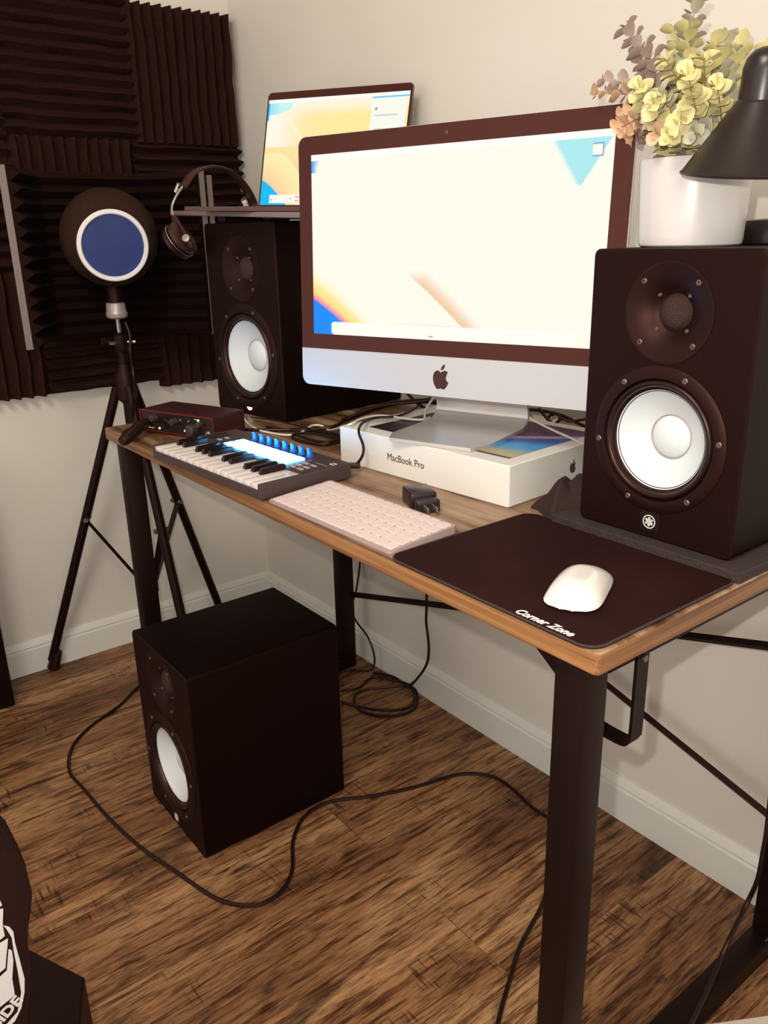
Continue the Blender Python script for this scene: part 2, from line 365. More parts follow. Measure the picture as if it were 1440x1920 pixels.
# ------------------------------------------------------------------ the room
def struct(name, bm, m, **k): return tag(finish(bm, name, m, smooth=False, **k), kind='structure')
b = NB(); box(b, -.12, 4.2, -3.6, .12, -.08, 0); struct('floor', b, M['floor'])
b = NB(); box(b, -.12, 0, -3.6, .12, 0, 2.45); struct('wall_left', b, M['wall'])
b = NB(); box(b, 0, 4.2, 0, .12, 0, 2.45); struct('wall_back', b, M['wall'])
b = NB(); box(b, -.12, 4.2, -3.6, .12, 2.45, 2.53); struct('ceiling', b, M['ceil'])
BP = [(0, 0), (.013, 0), (.013, .068), (.010, .071), (.010, .074), (.012, .077), (.009, .084), (.005, .0905), (.003, .093), (0, .093)]
b = NB(); prism(b, BP, -3.6, 0, lambda u, v, h: (u, h, v)); struct('baseboard_left', b, M['trim'])
b = NB(); prism(b, BP, .0, 4.2, lambda u, v, h: (h, -u, v)); struct('baseboard_back', b, M['trim'])

# ------------------------------------------------------------------ acoustic foam on the left wall
random.seed(4)
def foam_tile(y1, z1, w, h, vertical, label, n=11, depth=.048, rot=0):
    """tile with its top edge at z1 and its corner-side edge at y1"""
    bm = NB(); cy, cz = y1-w/2, z1-h/2
    t = thing('foam_tile', label, 'acoustic foam', (0.0, cy, cz-h/2), group='wedge foam tiles on the left wall')
    L, Wd = (h, w) if vertical else (w, h); sub = 10; seed = random.random()*50
    prof = []
    for k in range(n):
        for (f, d) in ((0, .018), (.16, .020), (.42, depth*.93), (.5, depth), (.58, depth*.93), (.84, .020)):
            prof.append(((k+f)/n, d))
    prof.append((1, .018))
    rows = []
    for i in range(sub+1):
        s = i/sub; row = []
        for (u, d) in prof:
            a = (u-.5)*Wd; bb = (s-.5)*L
            wob = .004*noise.noise(Vector((seed+u*3, s*5, 0)))
            dd = d + .003*noise.noise(Vector((seed+u*9, s*7, 3)))
            ay, az = (a+wob, bb) if vertical else (bb, a+wob)
            if rot: ay, az = ay*math.cos(rot)-az*math.sin(rot), ay*math.sin(rot)+az*math.cos(rot)
            row.append(bm.verts.new((max(dd, .01), ay, az+h/2)))
        rows.append(row)
    for r0, r1 in zip(rows, rows[1:]): bridge(bm, r0, r1, closed=False)
    # back skirt
    def proj0(v): return bm.verts.new((0.001, v.co.y, v.co.z))
    for edge in (rows[0], rows[-1]):
        bk = [proj0(v) for v in edge]; bridge(bm, edge, bk, closed=False)
    for idx in (0, -1):
        e = [r[idx] for r in rows]; bk = [proj0(v) for v in e]; bridge(bm, e, bk, closed=False)
    finish(bm, 'foam_wedges', M['foam'], t, angle=50); return t
foam_tile(-.012, 1.662, .29, .312, True, 'dark foam tile with upright ridges, top row, beside the white wall corner', rot=.0)
foam_tile(-.300, 1.672, .315, .318, False, 'large dark foam tile with level ridges, top row, second from the wall corner', n=11)
foam_tile(-.012, 1.352, .30, .300, False, 'dark foam tile with level ridges, second row, right behind the headphones')
foam_tile(-.314, 1.353, .298, .304, True, 'dark foam tile with upright ridges, second row, above the round windscreen')
foam_tile(-.614, 1.40, .30, .35, False, 'dark foam tile with level ridges, second row, cut by the left picture edge')
foam_tile(-.012, 1.05, .288, .318, True, 'dark foam tile beside the speaker on the left, bottom row, nearest the corner', n=9, depth=.035)
foam_tile(-.302, 1.048, .298, .298, False, 'dark foam tile with level ridges, bottom row, behind the microphone pole')
foam_tile(-.602, 1.05, .30, .300, True, 'dark foam tile with upright ridges, bottom row, cut by the left picture edge', n=10)
foam_tile(-.617, 1.70, .30, .298, True, 'dark foam tile in the top row, cut by the left picture edge', n=11)

# ------------------------------------------------------------------ desk
DX0, DX1, DY0, DY1, DZ = .505, 1.770, -.636, -.030, .750
t = thing('computer_desk', 'long rustic brown desk with black metal frame standing along the back wall', 'desk', (DX0, DY0, 0))
def TL(x, y, z): return (x-DX0, y-DY0, z)
TH = .024
b = NB(); prism(b, rrect(0, DX1-DX0, 0, DY1-DY0, .006, 4), DZ-TH, DZ, XYZ, ch=.0015)
for f in b.faces:
    n_ = f.normal if f.normal.length else Vector((0, 0, 1)); f.normal_update()
    if abs(f.normal.z) < .3: f.material_index = 1 if abs(f.normal.y) > abs(f.normal.x) else 2
finish(b, 'desktop', M['desk'], t, mats=[M['desk'], M['deskedge'], M['deskedge_y']])
LW = .038
def leg(x, y):
    bm = NB(); a = TL(x, y, 0); box(bm, a[0], a[0]+LW, a[1], a[1]+LW, .0, DZ-TH, .0025, 2); return bm
LX, RX, FY, BY = .512, 1.704, -.617, -.088
legs = {}
for nm, x, y in (('fl', LX, FY), ('fr', RX, FY), ('bl', LX, BY), ('br', RX, BY)): legs[nm] = finish(leg(x, y), 'leg', M['metal'], t)
for x in (LX, RX):
    b = NB(); a = TL(x, FY+LW, 0); e = TL(x, BY, 0); box(b, a[0], a[0]+LW, a[1], e[1], DZ-TH-.03, DZ-TH-.0005, .002); finish(b, 'top_rail', M['metal'], t)
    b = NB(); box(b, a[0], a[0]+LW, a[1], e[1], 0.0, .032, .002); finish(b, 'foot_rail', M['metal'], t)
b = NB(); prism(b, [(0, 0), (-.05, 0), (0, -.035)], 0, .004, lambda u, v, h: (RX-DX0+u, FY-DY0+.004+h, DZ-TH+v)); finish(b, 'gusset', M['metal'], t)
for (z0, z1, yy) in ((.215, .526, -.058), (.535, .212, -.048)):
    b = NB(); tube(b, [TL(LX+LW-.002, yy, z0), TL(RX+.002, yy, z1)], .0075, 4, 0, flat=.0055); finish(b, 'cross_brace', M['metal'], t)
b = NB(); cyl(b, TL(1.742, -.455, .712), TL(1.747, -.455, .712), .006, seg=12); finish(b, 'bolt', M['screw'], t)
# hook
HK = (1.7420, -0.5245, 0.7026)
t = thing('headphone_hook', 'black bent metal hook hanging under the right edge of the desk', 'hook', (HK[0], HK[1], HK[2]))
pts = [(0, 0, .0), (0, 0, -.09), (-.002, 0, -.105), (-.012, 0, -.113), (-.055, 0, -.112), (-.070, 0, -.104), (-.078, 0, -.085)]
b = NB(); prev = None
P = catmull(pts, 5)
for i, p in enumerate(P):
    d = (P[min(i+1, len(P)-1)]-P[max(0, i-1)]).normalized(); nn = Vector((-d.z, 0, d.x))*.0018
    cur = [b.verts.new(p+nn+Vector((0, -.010, 0))), b.verts.new(p+nn+Vector((0, .010, 0))), b.verts.new(p-nn+Vector((0, .010, 0))), b.verts.new(p-nn+Vector((0, -.010, 0)))]
    if prev: bridge(b, prev, cur)
    else: cap(b, cur)
    prev = cur
cap(b, prev); finish(b, 'hook_strap', M['metal'], t)
b = NB(); cyl(b, (.0015, 0, -.006), (.005, 0, -.006), .004, seg=10); finish(b, 'screw', M['screw'], t)

# ------------------------------------------------------------------ studio monitor speakers
def yamark(bm, cx, cz, r, d0, d1):
    solid_poly(bm, [circle(cx, cz, r, 32), circle(cx, cz, r*.86, 32)], d0, d1, FRONT)
    for k in range(3):
        a = R(90+60*k); dx, dz = math.cos(a), math.sin(a); px, pz = -dz, dx
        L, wd = r*.70, r*.055
        q = lambda s, w_: (cx+dx*s+px*w_, cz+dz*s+pz*w_)
        prism(bm, [q(-L, -wd), q(L, -wd), q(L, wd), q(-L, wd)], d0, d1, FRONT)
        for sgn in (-1, 1):
            prism(bm, [q(sgn*r*.05, -wd*3.2), q(sgn*L*.92, -wd*3.2), q(sgn*L*.92, -wd*1.9), q(sgn*r*.05, -wd*1.9)], d0, d1, FRONT)
            prism(bm, [q(sgn*r*.05, wd*3.2), q(sgn*L*.92, wd*3.2), q(sgn*L*.92, wd*1.9), q(sgn*r*.05, wd*1.9)], d0, d1, FRONT)
def speaker(label, pos, th, w, h, d, wz, wr, tz, tr, lit=False, cx=None):
    """wr = woofer frame radius, tr = waveguide radius"""
    t = thing('studio_speaker', label, 'speaker', pos, th, group='black two-way speakers with white cones')
    cx = cx or w/2; hole_w, hole_t = wr*.93, tr*.95
    out = rrect(0, w, 0, h, .008, 5); inn = rrect(.0022, w-.0022, .0022, h-.0022, .007, 5)
    b = NB(); lo = poly_face(b, [inn, circle(cx, wz, hole_w, 64), circle(cx, tz, hole_t, 64)], lambda u, v: (u, 0, v))
    r1 = ring(b, [(u, .0022, v) for u, v in out]); r2 = ring(b, [(u, d, v) for u, v in out]); bridge(b, lo[0], r1); bridge(b, r1, r2, 1); cap(b, r2, 1)
    finish(b, 'cabinet', M['cab'], t, mats=[M['cab'], M['cabside']])
    def fm(z): return Matrix.Translation((cx, 0, z)) @ Matrix.Rotation(R(90), 4, 'X')    # +Z local -> -Y (outwards)
    # woofer
    b = NB(); lathe(b, [(wr*.80, -.010), (wr*.815, .001), (wr*.83, .0032), (wr*.87, .0038), (wr*.96, .003), (wr*.995, .0012), (wr, -.0005), (wr*.9, -.001), (wr*.86, -.012)], 80, fm(wz), close0=False, close1=False)
    wf = finish(b, 'woofer_frame', M['guide'], t)
    cr = wr*.675
    b = NB(); pr_ = [(wr*.83, -.012)]
    for k in range(11):
        a = PI*k/10; pr_.append((cr+.003+(wr*.815-cr-.003)*(.5+.5*math.cos(a)), -.004+.0075*math.sin(a)))
    pr_ += [(cr-.002, -.006)]
    lathe(b, pr_, 80, fm(wz), close0=False, close1=False); finish(b, 'surround', M['rubber'], t)
    cap_r = cr*.44
    b = NB(); lathe(b, [(cr, -.0045), (cr*.995, -.005), (cr*.75, -.017), (cap_r*.98, -.030)], 80, fm(wz), close0=False, close1=False); finish(b, 'cone', M['cone'], t)
    b = NB(); lathe(b, [(cap_r*1.03, -.0290), (cap_r*1.01, -.0275), (cap_r*.98, -.0290)], 64, fm(wz), close0=False, close1=False); rg = finish(b, 'cap_ring', M['line'], t)
    b = NB(); lathe(b, [(cap_r*.985, -.0295), (cap_r*.8, -.0235), (cap_r*.5, -.0195), (cap_r*.2, -.018), (0, -.0177)], 48, fm(wz), close0=False); finish(b, 'dust_cap', M['cone'], t)
    b = NB(); lathe(b, [(wr*.86, -.012), (wr*.7, -.035), (.02, -.05), (0, -.05)], 40, fm(wz), close0=False); finish(b, 'driver_basket', M['guide'], t)
    # tweeter waveguide
    b = NB(); lathe(b, [(tr, -.0003), (tr*.995, .0009), (tr*.96, .0012), (tr*.93, .0006), (tr*.80, -.0006), (tr*.62, -.005), (tr*.47, -.011), (tr*.39, -.0155), (tr*.36, -.016)], 72, fm(tz), close0=False, close1=False); finish(b, 'waveguide', M['guide'], t)
    b = NB(); lathe(b, [(tr*.37, -.0165), (tr*.34, -.0125), (tr*.24, -.008), (tr*.1, -.006), (0, -.0055)], 40, fm(tz), close0=False); finish(b, 'tweeter_grille', M['mesh'], t)
    def screw(px, pz, yy, rr=.0036):
        bm = NB(); lathe(bm, [(rr, -.001), (rr, .0008), (rr*.8, .0014), (rr*.45, .0014), (rr*.4, .0006), (0, .0006)], 12, Matrix.Translation((px, yy, pz)) @ Matrix.Rotation(R(90), 4, 'X'), close0=True); finish(bm, 'screw', M['screw'], t)
    for k in range(6):
        a = R(60*k+7); screw(cx+wr*.91*math.cos(a), wz+wr*.91*math.sin(a), -.0032)
    for sx in (-1, 1):
        for sz in (-1, 1):
            screw(cx+sx*tr*.60, tz+sz*tr*.60, .0008, .0034)
            screw(cx+sx*tr*.335, tz+sz*tr*.335, .0108, .0023)
    # badge
    bz = max(.016, (wz-wr)*.5+.002); bz = .021
    b = NB(); box(b, cx-.0125, cx+.0125, -.0012, .001, bz-.0125, bz+.012, .0005, 1); bd = finish(b, 'badge', M['panel'], t)
    b = NB(); yamark(b, cx, bz, .0085, -.0016, -.0011); finish(b, 'round_emblem', M['lit'] if lit else M['badge'], bd, smooth=False)
    if lit:
        b = NB(); lathe(b, [(0, .0022), (.0095, .0022), (.0095, .0010)], 24, Matrix.Translation((cx, 0, bz)) @ Matrix.Rotation(R(90), 4, 'X') @ Matrix.Diagonal((1, 1, 1, 1))); 
        finish(b, 'light_disc', M['lit'], bd)
    return t
speaker('black speaker with white cone on the desk, carrying the plant pot and lamp', (1.535, -.379, .763), .008, .21, .332, .284, .120, .087, .264, .056)
speaker('tall black speaker with lit badge under the laptop shelf', (.487, -.362, .7505), .10, .25, .396, .334, .126, .111, .305, .066, lit=True)
speaker('black speaker with white cone standing on the floor under the desk', (.716, -.706, .0005), .0, .25, .389, .32, .142, .111, .322, .066)

# ------------------------------------------------------------------ all in one computer
def apple(cx, cy, s):
    body = [(0, .30), (.10, .36), (.24, .40), (.40, .33), (.345, .20), (.30, .02), (.36, -.14), (.45, -.20), (.40, -.34), (.30, -.49), (.20, -.58), (.08, -.56), (0, -.53), (-.08, -.56), (-.20, -.58), (-.31, -.48), (-.42, -.28), (-.47, -.04), (-.44, .18), (-.32, .35), (-.16, .385)]
    P = [(cx+p[0]*s, cy+p[1]*s) for p in body]
    def cm(pp):
        n = len(pp); out = []
        for i in range(n):
            a, b_, c, d = pp[i-1], pp[i], pp[(i+1) % n], pp[(i+2) % n]
            for k in range(4):
                q = k/4; out.append(tuple(.5*((2*b_[j])+(c[j]-a[j])*q+(2*a[j]-5*b_[j]+4*c[j]-d[j])*q*q+(3*b_[j]-a[j]-3*c[j]+d[j])*q**3) for j in (0, 1)))
        return out
    leaf = [(.0, .42), (.02, .54), (.10, .66), (.22, .71), (.21, .58), (.13, .46)]
    return cm(P), cm([(cx+p[0]*s, cy+p[1]*s) for p in leaf])
def smooth01(x, a, b_):
    q = max(0, min(1, (x-a)/(b_-a))); return q*q*(3-2*q)
def mixc(a, b_, f): return tuple(a[i]*(1-f)+b_[i]*f for i in range(3))
CR = (.97, .955, .83)
def imac_col(u, v):
    c = CR
    # curve of the dark blue hill in the lower left
    d = v - (.215-.9*u-1.6*u*u) if u < .25 else 9
    d0 = v-(.25 - .8*u)
    k = (v - (.205 - .95*u - 1.1*u*u))
    band = smooth01(k, .0, .20) if u < .55 else 1
    if u < .5:
        warm = mixc((.98, .22, .42), (1.0, .78, .25), smooth01(k, .0, .055)); warm = mixc(warm, (1, .93, .6), smooth01(k, .06, .14))
        c = mixc(warm, c, smooth01(k, .085, .20))
        if u > .2: c = mixc(c, CR, smooth01(u, .18, .30)*.9)
    if k < 0: c = mixc((.0, .25, 1.0), (.0, .30, 1.0), u*5)
    # diagonal peach streak in the middle
    s = (v-.335) + 1.25*(u-.385) + .9*max(0, u-.385)**2
    if .36 < u < .66 and v < .40:
        w_ = .12+.06*(u-.4)
        if 0 <= s < w_: c = mixc((.90, .60, .38), c, smooth01(s, 0, w_)*1.0 if False else max(smooth01(s, 0, w_), smooth01(v, .28, .38)))
    if .34 < u < .58 and v < .09 and s < 0: c = mixc((.85, .62, .85), c, smooth01(v, .055, .09))
    # top right pale blue wedge
    if v > .72:
        tw = (v-.76)*.36
        if abs(u-.905) < .10:
            lft = .905-.008-(v-.76)*.36; rgt = .915+(v-.76)*.38
            if lft < u < rgt and v > .76: c = mixc(c, (.35, .80, .86), smooth01(u, lft, lft+.02)*.9)
    if u < .02+.06*max(0, (v-.90))*8 and v > .90: c = mixc((.05, .35, .95), c, smooth01(u, .0, .03+.4*max(0, v-.93)))
    if v > .965: c = (1, .99, .93)
    if v > .915 and .955 < u < .975:
        pass
    if .940 < u < .972 and .885 < v < .945:
        c = CR if (.943 < u < .969 and .891 < v < .939) else (.16, .28, .60)
    if .075 < u < .93 and v < .075:
        if not (u < .083 and (v > .068 or v < .006)): c = (1, .98, .90)
    if abs(u-.46) < .008 and .012 < v < .018: c = (.3, .3, .32)
    return c
IX, IY, IZ, ITH, TILT, IW, IH, CH, BB = 1.014, -.463, .8835, .326, .052, .528, .378, .059, .024
t = thing('all_in_one_computer', 'silver all-in-one computer with glowing screen standing on a white box', 'computer', (IX, IY, .8118), ITH)
Z0 = IZ-.8118
def IM(a, h, dep): return (a, math.sin(TILT)*h+math.cos(TILT)*dep, Z0+math.cos(TILT)*h-math.sin(TILT)*dep)
IF = lambda u, v, h: IM(u, v, h)
b = NB(); out = rrect(0, IW, 0, IH, .014, 6)
layers = [(1, .0008), (1, .0055), (.985, .009), (.90, .016), (.72, .028), (.5, .036), (.25, .040)]
rs = []
for s_, dp in layers: rs.append(ring(b, [IM(IW/2+(u-IW/2)*s_, IH/2+(v-IH/2)*s_, dp) for u, v in out]))
cap(b, rs[0])
for a_, b_ in zip(rs, rs[1:]): bridge(b, a_, b_)
cap(b, rs[-1]); finish(b, 'housing', M['alu'], t)
b = NB(); prism(b, rrect(0, IW, 0, CH, .014, 6, rs=(0, 0, .014, .014)), -.0004, .0009, IF); chin = finish(b, 'chin', M['aluflat'], t)
b = NB(); prism(b, rrect(.0006, IW-.0006, CH+.0006, IH-.0006, .014, 6, rs=(.014, .014, 0, 0)), -.0008, .0009, IF); finish(b, 'bezel', M['glassbez'], t)
mg = (IW-.4766)/2; SH = .268
M['scr'] = attr_mat('computer_screen_picture', 1.0)
color_grid('screen', M['scr'], t, 300, 170, lambda u, v: IM(mg+.4766*u, CH+BB+SH*v, -.0012), imac_col)
for k, pl in enumerate(apple(IW/2, CH*.47, .0285)):
    if k == 0: b = NB()
    solid_poly(b, [pl], -.0009, -.0003, IF)
finish(b, 'fruit_logo', M['logo'], chin, smooth=False)
b = NB(); lathe(b, [(0, .0), (.0026, 0), (.0026, .0004)], 16, Matrix.Translation(IM(IW/2, IH-.013, -.0012)) @ Matrix.Rotation(R(90), 4, 'X')); finish(b, 'camera_lens', M['ink'], t)
# stand
prof = [(-.026, 0.0), (.115, 0.0), (.135, .003), (.148, .012), (.151, .026), (.146, .05), (.125, .11), (.10, .17), (.085, .21)]
P = catmull([(0, p[0], p[1]) for p in prof], 5)
b = NB(); w0, w1 = .170+.003, .343; prev = None
for i, p in enumerate(P):
    d = (P[min(i+1, len(P)-1)]-P[max(0, i-1)]).normalized(); nn = Vector((0, -d.z, d.y))*.0055
    e = max(0, 1-(p.y+.026)/.014) if p.z < .002 else 0
    ins = .014*(1-math.sqrt(max(0, 1-e*e)))
    mid = (w0+w1)/2; wd = (w1-w0)/2
    if p.z > .02: wd *= 1-.12*min(1, (p.z-.02)/.15)
    q = [(mid-wd+ins, p), (mid+wd-ins, p), (mid+wd-ins, p+nn), (mid-wd+ins, p+nn)]
    cur = [b.verts.new((x_, pp.y, pp.z)) for x_, pp in q]
    if prev: bridge(b, prev, cur)
    else: cap(b, cur)
    prev = cur
cap(b, prev); finish(b, 'stand', M['alu'], t, angle=30)

# ------------------------------------------------------------------ product box under it
BX, BY_, BTH, BL, BD, BH = 1.0566, -.4236, .078, .369, .265, .0612
t = thing('product_box', 'white cardboard laptop box lying under the all-in-one computer', 'box', (BX, BY_, DZ), BTH)
b = NB(); prism(b, rrect(0, BL, 0, BD, .004, 4), 0, BH, XYZ, ch=.0015); body = finish(b, 'carton', M['cardw'], t)
def art(u, v):
    c = (.035, .012, .015)
    # a bright blue to gold wave lower right, violet bands behind it, orange feather at the left
    x, y = u, v
    s = y - (.10+.75*(x-.62))
    if x > .60:
        c = (.06, .02, .06)
        w1 = y-.20-.85*(x-.66)**.9 if x > .66 else y-.2
        f = (x-.62)/.38
        lo, hi = .03+.0*f, .30+.45*f
        if lo < y < hi: 
            g = (y-lo)/(hi-lo); c = mixc((.45, .40, .18), (.02, .30, .62), smooth01(g, .05, .45)); c = mixc(c, (.015, .06, .45), smooth01(g, .5, .9))
        elif hi <= y < hi+.10: c = (.42, .33, .42)
        elif hi+.1 <= y < hi+.25: c = (.10, .03, .13)
        if x < .70 and y < .2: c = mixc((.04, .10, .14), (.30, .38, .40), .5+.5*math.sin((x-y*.6)*150))
    elif .12 < x < .40:
        q = y-(.62+.5*(x-.12)); 
        if -.0 < q < .12: c = mixc((.60, .35, .10), (.35, .05, .01), smooth01(q, .0, .12))
        if -.10 < q <= 0: c = mixc((.55, .50, .30), (.02, .04, .30), smooth01(-q, 0, .10))
    return c
color_grid('box_picture', M['art'], t, 120, 80, lambda u, v: (.043+(BL-.068)*u, .030+(BD-.055)*v, BH+.0004), art)
text_obj('MacBook Pro', .0165, 'printed_name', M['ink'], t, Matrix.Translation((.162, -.0004, .030)) @ Matrix.Rotation(R(90), 4, 'X'), depth=.0002, xs=.92)
b = NB()
for pl in apple(.150, .030, .016): solid_poly(b, [pl], BL-.0002, BL+.0004, lambda u, v, h: (h, u, v))
finish(b, 'fruit_logo', M['ink'], t, smooth=False)

# ------------------------------------------------------------------ laptop shelf, laptop, headphones
STI = .039
t = thing('laptop_shelf', 'mauve grey board lying across the top of the left speaker', 'shelf', (.362, -.380, 1.1675), rot=(0, STI, 0))
b = NB(); box(b, 0, .60, 0, .235, 0, .0095, .002, 2); finish(b, 'board', M['shelf'], t)
for xx, hh in ((.15, .012), (.34, .0045)):
    b = NB(); box(b, xx, xx+.03, .04, .20, -hh, 0, .0008, 1); finish(b, 'rubber_foot', M['rubber'], t)
def lap_col(u, v):
    c = mixc((1.0, .86, .42), (1.0, .88, .50), v)
    c = mixc((1.0, .66, .34), (1.0, .83, .40), smooth01(v+.25*u, .1, .8))
    d = math.hypot(u-.62, v-.72); c = mixc((1, .86, .35), c, smooth01(d, .05, .45))
    if u < .35 and v > .55: c = mixc((1, .97, .84), c, smooth01(u, .03, .35))
    if v > .80: c = mixc(c, (1, .96, .82), smooth01(v, .8, .95)*.8)
    # arcs from the left
    r1 = math.hypot((u+.05)*1.6, v+.10)
    if r1 < .66 and v < .5: c = mixc((1.0, .62, .33), (1.0, .90, .45), smooth01(r1, .25, .66))
    r2 = math.hypot((u+.45)*1.6, v-.15)
    if u < .7 and 1.02 < math.hypot((u+.25)*1.6, v-.0) < 1.06: c = mixc(c, (1, .95, .72), .5)
    if v < .24-1.35*u**1.3*1.4+.0: c = (.0, .52, .98)
    if u < .18 and v > .86 and v > .86+.5*(u-.08): c = mixc((.30, .80, .95), (.6, .93, .9), smooth01(u, 0, .12))
    if u < .012 and v > .80: c = (.0, .5, .95)
    if v > .965: c = (1, .99, .93)
    if .75 < u < .985 and .56 < v < .955:
        c = (.97, .98, .88)
        for yy in (.80, .68):
            if abs(v-yy) < .003 and .78 < u < .93: c = (.45, .48, .48)
        if math.hypot((u-.785)*1.6, v-.86) < .016: c = (.35, .42, .48)
    if .955 < v < .965 and u > .75: c = (.15, .6, .95)
    if .07 < u < .93 and .02 < v < .095:
        c = (1, .97, .88)
        if abs(u-.285) < .017 and .03 < v < .085: c = (.85, .45, .40) if abs(v-.058) > .012 else (1, .95, .9)
        if abs(u-.235) < .005 and abs(v-.06) < .008: c = (.2, .4, .3)
        if abs(u-.085) < .005 and abs(v-.05) < .012: c = (.2, .4, .6)
    return c
LTH, LTI, LWI, LHI = .400, .240, .356, .245
t = thing('laptop', 'open silver laptop with orange wallpaper on the shelf above the left speaker', 'laptop', (.452, -.208, 1.1752), rot=Euler((0, 0, 0)))
t.matrix_world = Matrix.Translation((.484, -.229, 1.1730)) @ Matrix.Rotation(STI, 4, 'Y') @ Matrix.Rotation(LTH, 4, 'Z')
b = NB(); prism(b, rrect(0, LWI, -.240, .004, .012, 5), 0, .0085, XYZ, ch=.001); finish(b, 'laptop_base', M['darkalu'], t)
def LP(a, h, dep): return (a, math.sin(LTI)*h+math.cos(LTI)*dep+.004, .002+math.cos(LTI)*h-math.sin(LTI)*dep)
LF = lambda u, v, h: LP(u, v, h)
b = NB(); prism(b, rrect(0, LWI, 0, LHI, .010, 5), 0, .0045, LF, ch=.001); lid = finish(b, 'lid', M['darkalu'], t)
b = NB(); prism(b, rrect(.0015, LWI-.0015, .0015, LHI-.0015, .009, 5), -.0004, .0004, LF); finish(b, 'bezel', M['glassbez'], lid)
M['scr2'] = attr_mat('laptop_screen_picture', .97)
color_grid('screen', M['scr2'], lid, 220, 140, lambda u, v: LP(.005+(LWI-.010)*u, .010+(LHI-.026)*v, -.0008), lap_col)
b = NB(); prism(b, rrect(.03, LWI-.03, -.105, -.012, .002, 3), .0085, .0092, XYZ); finish(b, 'keyboard_deck', M['ink'], t)

HA = (0.4195, -0.4000, 1.1785); HB = (0.3266, -0.1500, 1.1819); HT = (0.3689, -0.2700, 1.2695)
t = thing('headphones', 'dark headphones with silver sliders hung over the left end of the shelf', 'headphones', (HA[0], HA[1], HA[2]-.09))
def HL(p): return Vector(p)-Vector((HA[0], HA[1], HA[2]-.09))
hb = [HL((0.4153, -0.3700, 1.2219)), HL((0.4017, -0.3300, 1.2558)), HL((0.3886, -0.2800, 1.2678)), HL((0.3727, -0.2300, 1.2602)), HL((0.3582, -0.1900, 1.2357)), HL((0.3333, -0.1550, 1.2020)), HL((0.3317, -0.1500, 1.1817))]
b = NB(); tube(b, hb, .0045, 10, 8, flat=.014); finish(b, 'headband', M['hpleather'], t)
b = NB(); tube(b, [HL((0.4185, -0.3700, 1.2239)), HL((0.4189, -0.3900, 1.2001)), HL((0.4195, -0.4000, 1.1785)), HL((0.4415, -0.4050, 1.1563)), HL((0.4630, -0.4050, 1.1344))], .0026, 8, 6); finish(b, 'slider', M['chrome'], t)
b = NB(); tube(b, [HL((0.4038, -0.3700, 1.2300)), HL((0.3945, -0.3750, 1.2143))], .006, 10, 1); finish(b, 'slider_clamp', M['chrome'], t)
b = NB(); tube(b, [HL((0.3270, -0.1720, 1.1986)), HL((0.3176, -0.1600, 1.1774)), HL((0.2858, -0.1400, 1.1363))], .006, 8, 4); finish(b, 'slider', M['whitepl'], t)
b = NB(); tube(b, [HL((0.4371, -0.4050, 1.1608)), HL((0.4688, -0.4050, 1.1365)), HL((0.4947, -0.4050, 1.1126)), HL((0.4966, -0.4000, 1.0997))], .008, 10, 4, flat=.005); finish(b, 'yoke', M['hpleather'], t)
cdir = Vector((.64, .50, .55)).normalized()
cc = HL((0.4635, -0.4100, 1.1130))
for k, (o_, r_, h_, mm, nm) in enumerate(((0.002, .037, .016, 'hpleather', 'ear_cup'), (-.0135, .038, .013, 'rubber', 'ear_cushion'))):
    b = NB(); lathe(b, [(0, 0), (r_*.9, 0), (r_, .003), (r_, h_-.003), (r_*.85, h_), (0, h_)], 36, axis_m(cc+cdir*o_, cdir)); finish(b, nm, M[mm], t)
b = NB(); tube(b, [cc+cdir*.0005+Matrix.Rotation(2*PI*k/24, 3, cdir) @ (cdir.orthogonal().normalized()*.0382) for k in range(25)], .0009, 6, 0); finish(b, 'trim_ring', M['chrome'], t)
b = NB(); lathe(b, [(0, 0), (.009, 0), (.008, .003), (0, .004)], 16, axis_m(HL((0.4989, -0.4100, 1.1180)), (.6, -.6, .4))); finish(b, 'pivot', M['chrome'], t)
cc2 = HL((0.2533, -0.1200, 1.1239)); 
b = NB(); lathe(b, [(0, 0), (.034, 0), (.037, .003), (.037, .022), (.03, .026), (0, .026)], 32, axis_m(cc2, (-.5, -.8, .1))); finish(b, 'ear_cup', M['hpleather'], t)

# ------------------------------------------------------------------ microphone stand, windscreen, pop filter, reflection shield
SXp, SYp = (0.1900, -0.4638, 0.7885)[0], (0.1900, -0.4638, 0.7885)[1]
t = thing('microphone_stand', 'black tripod microphone stand behind the left end of the desk', 'microphone stand', (SXp, SYp, 0))
HUB = .775
b = NB(); cyl(b, (0, 0, .10), (0, 0, HUB), .012, seg=20); finish(b, 'lower_pole', M['metal'], t)
b = NB(); cyl(b, (0, 0, HUB), (0, 0, .905), .0125, .0125, seg=20); finish(b, 'upper_pole', M['metal'], t)
b = NB(); lathe(b, [(.014, .735), (.024, .745), (.026, .80), (.020, .815), (.016, .83)], 24); finish(b, 'hub', M['guide'], t)
b = NB(); lathe(b, [(.016, .860), (.018, .865), (.018, .90), (.013, .905)], 20); cl = finish(b, 'height_clutch', M['guide'], t)
b = NB(); tube(b, [(0, 0, .883), (.015, -.022, .883), (.018, -.034, .886)], .004, 8, 3); tube(b, [(0, 0, .883), (.02, .03, .883)], .004, 8, 1); finish(b, 'wing_knob', M['chrome'], cl)
import math as _m
a0 = math.atan2(-.705-SYp, .028-SXp); rad = math.hypot(-.705-SYp, .028-SXp)
feet = []
